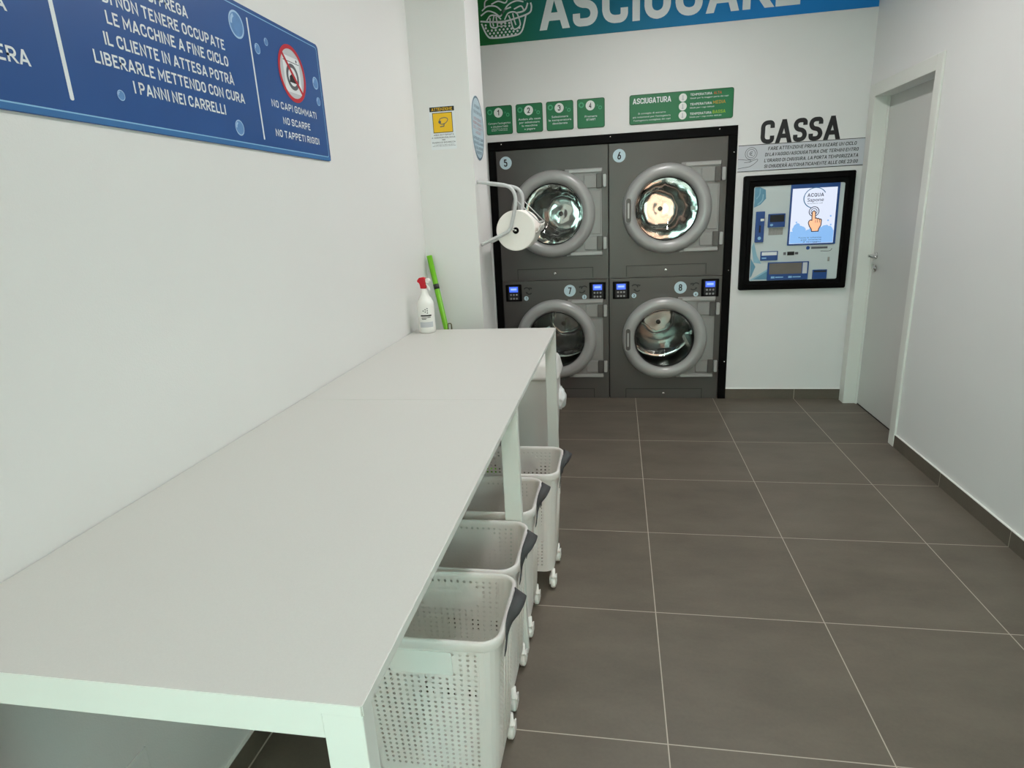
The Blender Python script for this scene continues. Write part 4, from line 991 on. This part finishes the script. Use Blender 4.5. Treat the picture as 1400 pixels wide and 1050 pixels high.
for i in range(nA):
    t_ = i / (nA - 1)
    p = Vector((RC[0] + 0.1085, 0, RC[1] - 0.01)).lerp(Vector((-0.556, 0, 1.428)), t_)
    for j in range(nB):
        yy = YA + 0.025 + (RL - 0.012) * j / (nB - 1)
        w_ = 0.016 * noise.noise(Vector((t_ * 3, yy * 25, 3.1))) * t_
        vs.append((p.x + w_, yy, p.z - 0.02 * math.sin(PI * t_) + 1.2 * w_))
sh.add(vs, [(i * nB + j, i * nB + j + 1, (i + 1) * nB + j + 1, (i + 1) * nB + j) for i in range(nA - 1) for j in range(nB - 1)], True)
o = sh.build('loose_sheet', 'paper', ro)
s_ = o.modifiers.new('thick', 'SOLIDIFY'); s_.thickness = 0.001

# ------------------------------------------------------------------ things on and behind the far table
bx, by, KB = -1.108, -1.470, 0.785
sb = thing('spray_bottle', (bx, by, ZT), 'white spray bottle with a red trigger head on the far table', 'spray bottle')
pr = [(0.0, 0.0), (0.048, 0.0), (0.054, 0.006), (0.055, 0.03), (0.0535, 0.10), (0.055, 0.17), (0.053, 0.195), (0.042, 0.222), (0.028, 0.24), (0.022, 0.262), (0.021, 0.285), (0.0, 0.285)]
MB().lathe((bx, by, ZT), (0, 0, 1), [(r * KB, h * KB) for r, h in pr], 32).build('bottle', 'white_plastic', sb)
class Cyl:
    """Label wrapped on the bottle."""
    def __call__(self, u, v, d=0.0):
        r = 0.0555 * KB + d; a = -PI / 2 + 0.25 + u / 0.0555
        return Vector((bx + r * math.cos(a), by + r * math.sin(a), ZT + v * KB))
CY = Cyl()
lb = MB()
for u0 in [(-0.045 + 0.009 * k) for k in range(10)]: lb.add([CY(u0, 0.04, 0.0003), CY(u0 + 0.009, 0.04, 0.0003), CY(u0 + 0.009, 0.075, 0.0003), CY(u0, 0.075, 0.0003)], [(0, 1, 2, 3)], True)
lb.build('label', 'grey_print2', sb)
lb = MB()
for u0 in [(-0.035 + 0.009 * k) for k in range(8)]: lb.add([CY(u0, 0.112, 0.0006), CY(u0 + 0.009, 0.112, 0.0006), CY(u0 + 0.009, 0.121, 0.0006), CY(u0, 0.121, 0.0006)], [(0, 1, 2, 3)], True)
for k in range(3):
    for j in range(k + 1):
        cu, cv = -0.016 + k * 0.013, 0.148 + (j - k / 2) * 0.014
        lb.add([CY(cu - 0.005, cv, 0.0008), CY(cu + 0.004, cv - 0.005, 0.0008), CY(cu + 0.004, cv + 0.005, 0.0008)], [(0, 1, 2)])
for u0, u1, v in ((-0.03, 0.005, 0.1), (0.008, 0.03, 0.103), (-0.028, 0.0, 0.092)): lb.add([CY(u0, v, 0.0008), CY(u1, v, 0.0008), CY(u1, v + 0.004, 0.0008), CY(u0, v + 0.004, 0.0008)], [(0, 1, 2, 3)])
lb.build('label_print', 'ink_black', sb)
hz = ZT + 0.285 * KB
hx_ = Face((bx, by, hz), (0.96 * KB, -0.28 * KB, 0), (0, 0, KB), (-0.28 * KB, -0.96 * KB, 0))
hd_ = MB().prism(hx_, [(-0.022, 0.0), (0.014, 0.0), (0.016, 0.025), (0.020, 0.040), (0.020, 0.066), (0.0, 0.074), (-0.026, 0.070), (-0.040, 0.055), (-0.043, 0.042), (-0.030, 0.036), (-0.024, 0.020)], -0.014, 0.014).build('trigger_head', 'red', sb, bevel=0.004)
MB().prism(hx_, [(0.0205, 0.038), (0.045, 0.036), (0.052, 0.050), (0.045, 0.064), (0.0205, 0.066)], -0.011, 0.011).build('nozzle', 'white_plastic', hd_, bevel=0.003)
MB().prism(hx_, [(0.017, 0.034), (0.028, 0.034), (0.040, 0.010), (0.046, -0.010), (0.036, -0.012), (0.026, 0.008)], -0.006, 0.006).build('trigger', 'white_plastic', hd_, bevel=0.002)

bp0, bp1 = Vector((-1.170, -1.138, 1.284)), Vector((-1.088, -1.205, 0.900))
dirv = (bp1 - bp0).normalized(); ft = bp1 + dirv * ((0.10 - bp1.z) / dirv.z)
br = thing('broom', (ft.x, ft.y, 0), 'lime green broom stick leaning in the corner behind the table', 'broom')
MB().tube([bp0, bp0.lerp(ft, 0.5), ft], [0.0150, 0.0145, 0.014], 14).build('handle', 'green_stick', br)
q = bp0.lerp(bp1, 0.40)
MB().tube([q, q + dirv * 0.028], 0.0156, 14).build('band', 'dark_plastic', br)
MB().box(ft.x - 0.11, ft.x + 0.11, ft.y - 0.025, ft.y + 0.025, 0.07, 0.11).build('head', 'green_stick', br, bevel=0.008)
MB().box(ft.x - 0.105, ft.x + 0.105, ft.y - 0.02, ft.y + 0.02, 0.0, 0.07).build('bristles', 'dark_plastic', br)

dp = thing('dustpan', (-1.09, -1.25, 0), 'dull wire loop of a handle just showing over the far table edge', 'dustpan')
MB().tube([(-1.062, -1.25, 0.03), (-1.062, -1.25, 0.88), (-1.061, -1.25, 0.918), (-1.058, -1.25, 0.923), (-1.045, -1.25, 0.923), (-1.042, -1.25, 0.918), (-1.041, -1.25, 0.88)], 0.003, 8).build('handle', 'wire', dp)
dpx = (-1.17, -1.035)
MB().box(*dpx, -1.27, -1.245, 0.0, 0.012).box(*dpx, -1.27, -1.265, 0, 0.08).box(dpx[0], dpx[0] + 0.005, -1.27, -1.17, 0, 0.05).box(dpx[1] - 0.005, dpx[1], -1.27, -1.17, 0, 0.05).box(*dpx, -1.27, -1.16, 0.0, 0.004).build('pan', 'dark_plastic', dp)

# lidded bin between the table end and the dryers, its liner hanging out
X0, X1, Y0, Y1 = -0.865, -0.480, -1.09, -0.74
bi = thing('waste_bin', ((X0 + X1) / 2, (Y0 + Y1) / 2, 0), 'white lidded waste bin with its bag hanging out, behind the far end of the table', 'waste bin')
m = MB(); vs = []
for z, k in ((0.0, 0.04), (0.56, 0.010)):
    for u, v in rrect(X0 + k, X1 - k, Y0 + k, Y1 - k, 0.05, 6): vs.append((u, v, z))
n = len(vs) // 2
m.add(vs, [(i, (i + 1) % n, n + (i + 1) % n, n + i) for i in range(n)] + [tuple(reversed(range(n)))])
m.build('body', 'bin', bi)
m = MB(); vs = []
for z, k in ((0.548, 0.0), (0.560, -0.003), (0.572, 0.0), (0.625, 0.012), (0.645, 0.022), (0.652, 0.045)):
    for u, v in rrect(X0 + k, X1 - k, Y0 + k, Y1 - k, 0.055, 6): vs.append((u, v, z))
n = len(vs) // 6
m.add(vs, [(j * n + i, j * n + (i + 1) % n, (j + 1) * n + (i + 1) % n, (j + 1) * n + i) for j in range(5) for i in range(n)] + [tuple(range(5 * n, 6 * n)), tuple(reversed(range(n)))], True)
m.build('lid', 'white_plastic', bi)
m = MB(); vs = []; nu, nv = 28, 16
for i in range(nv + 1):
    a = PI * i / nv
    for k in range(nu):
        b = 2 * PI * k / nu
        p = Vector((math.sin(a) * math.cos(b), math.sin(a) * math.sin(b), math.cos(a)))
        r = 1 + 0.28 * noise.noise(p * 2.1 + Vector((3, 1, 4))) + 0.12 * noise.noise(p * 6)
        sz = 1 - 0.6 * max(0, p.z)
        vs.append((-0.492 + 0.036 * p.x * r * sz, -0.83 + 0.05 * p.y * r * sz, 0.372 + 0.075 * p.z * r))
m.add(vs, [(i * nu + k, i * nu + (k + 1) % nu, (i + 1) * nu + (k + 1) % nu, (i + 1) * nu + k) for i in range(nv) for k in range(nu)], True)
m.build('liner_bag', 'bag', bi)

bpy.data.objects.remove(_to)
bpy.data.curves.remove(_tc)
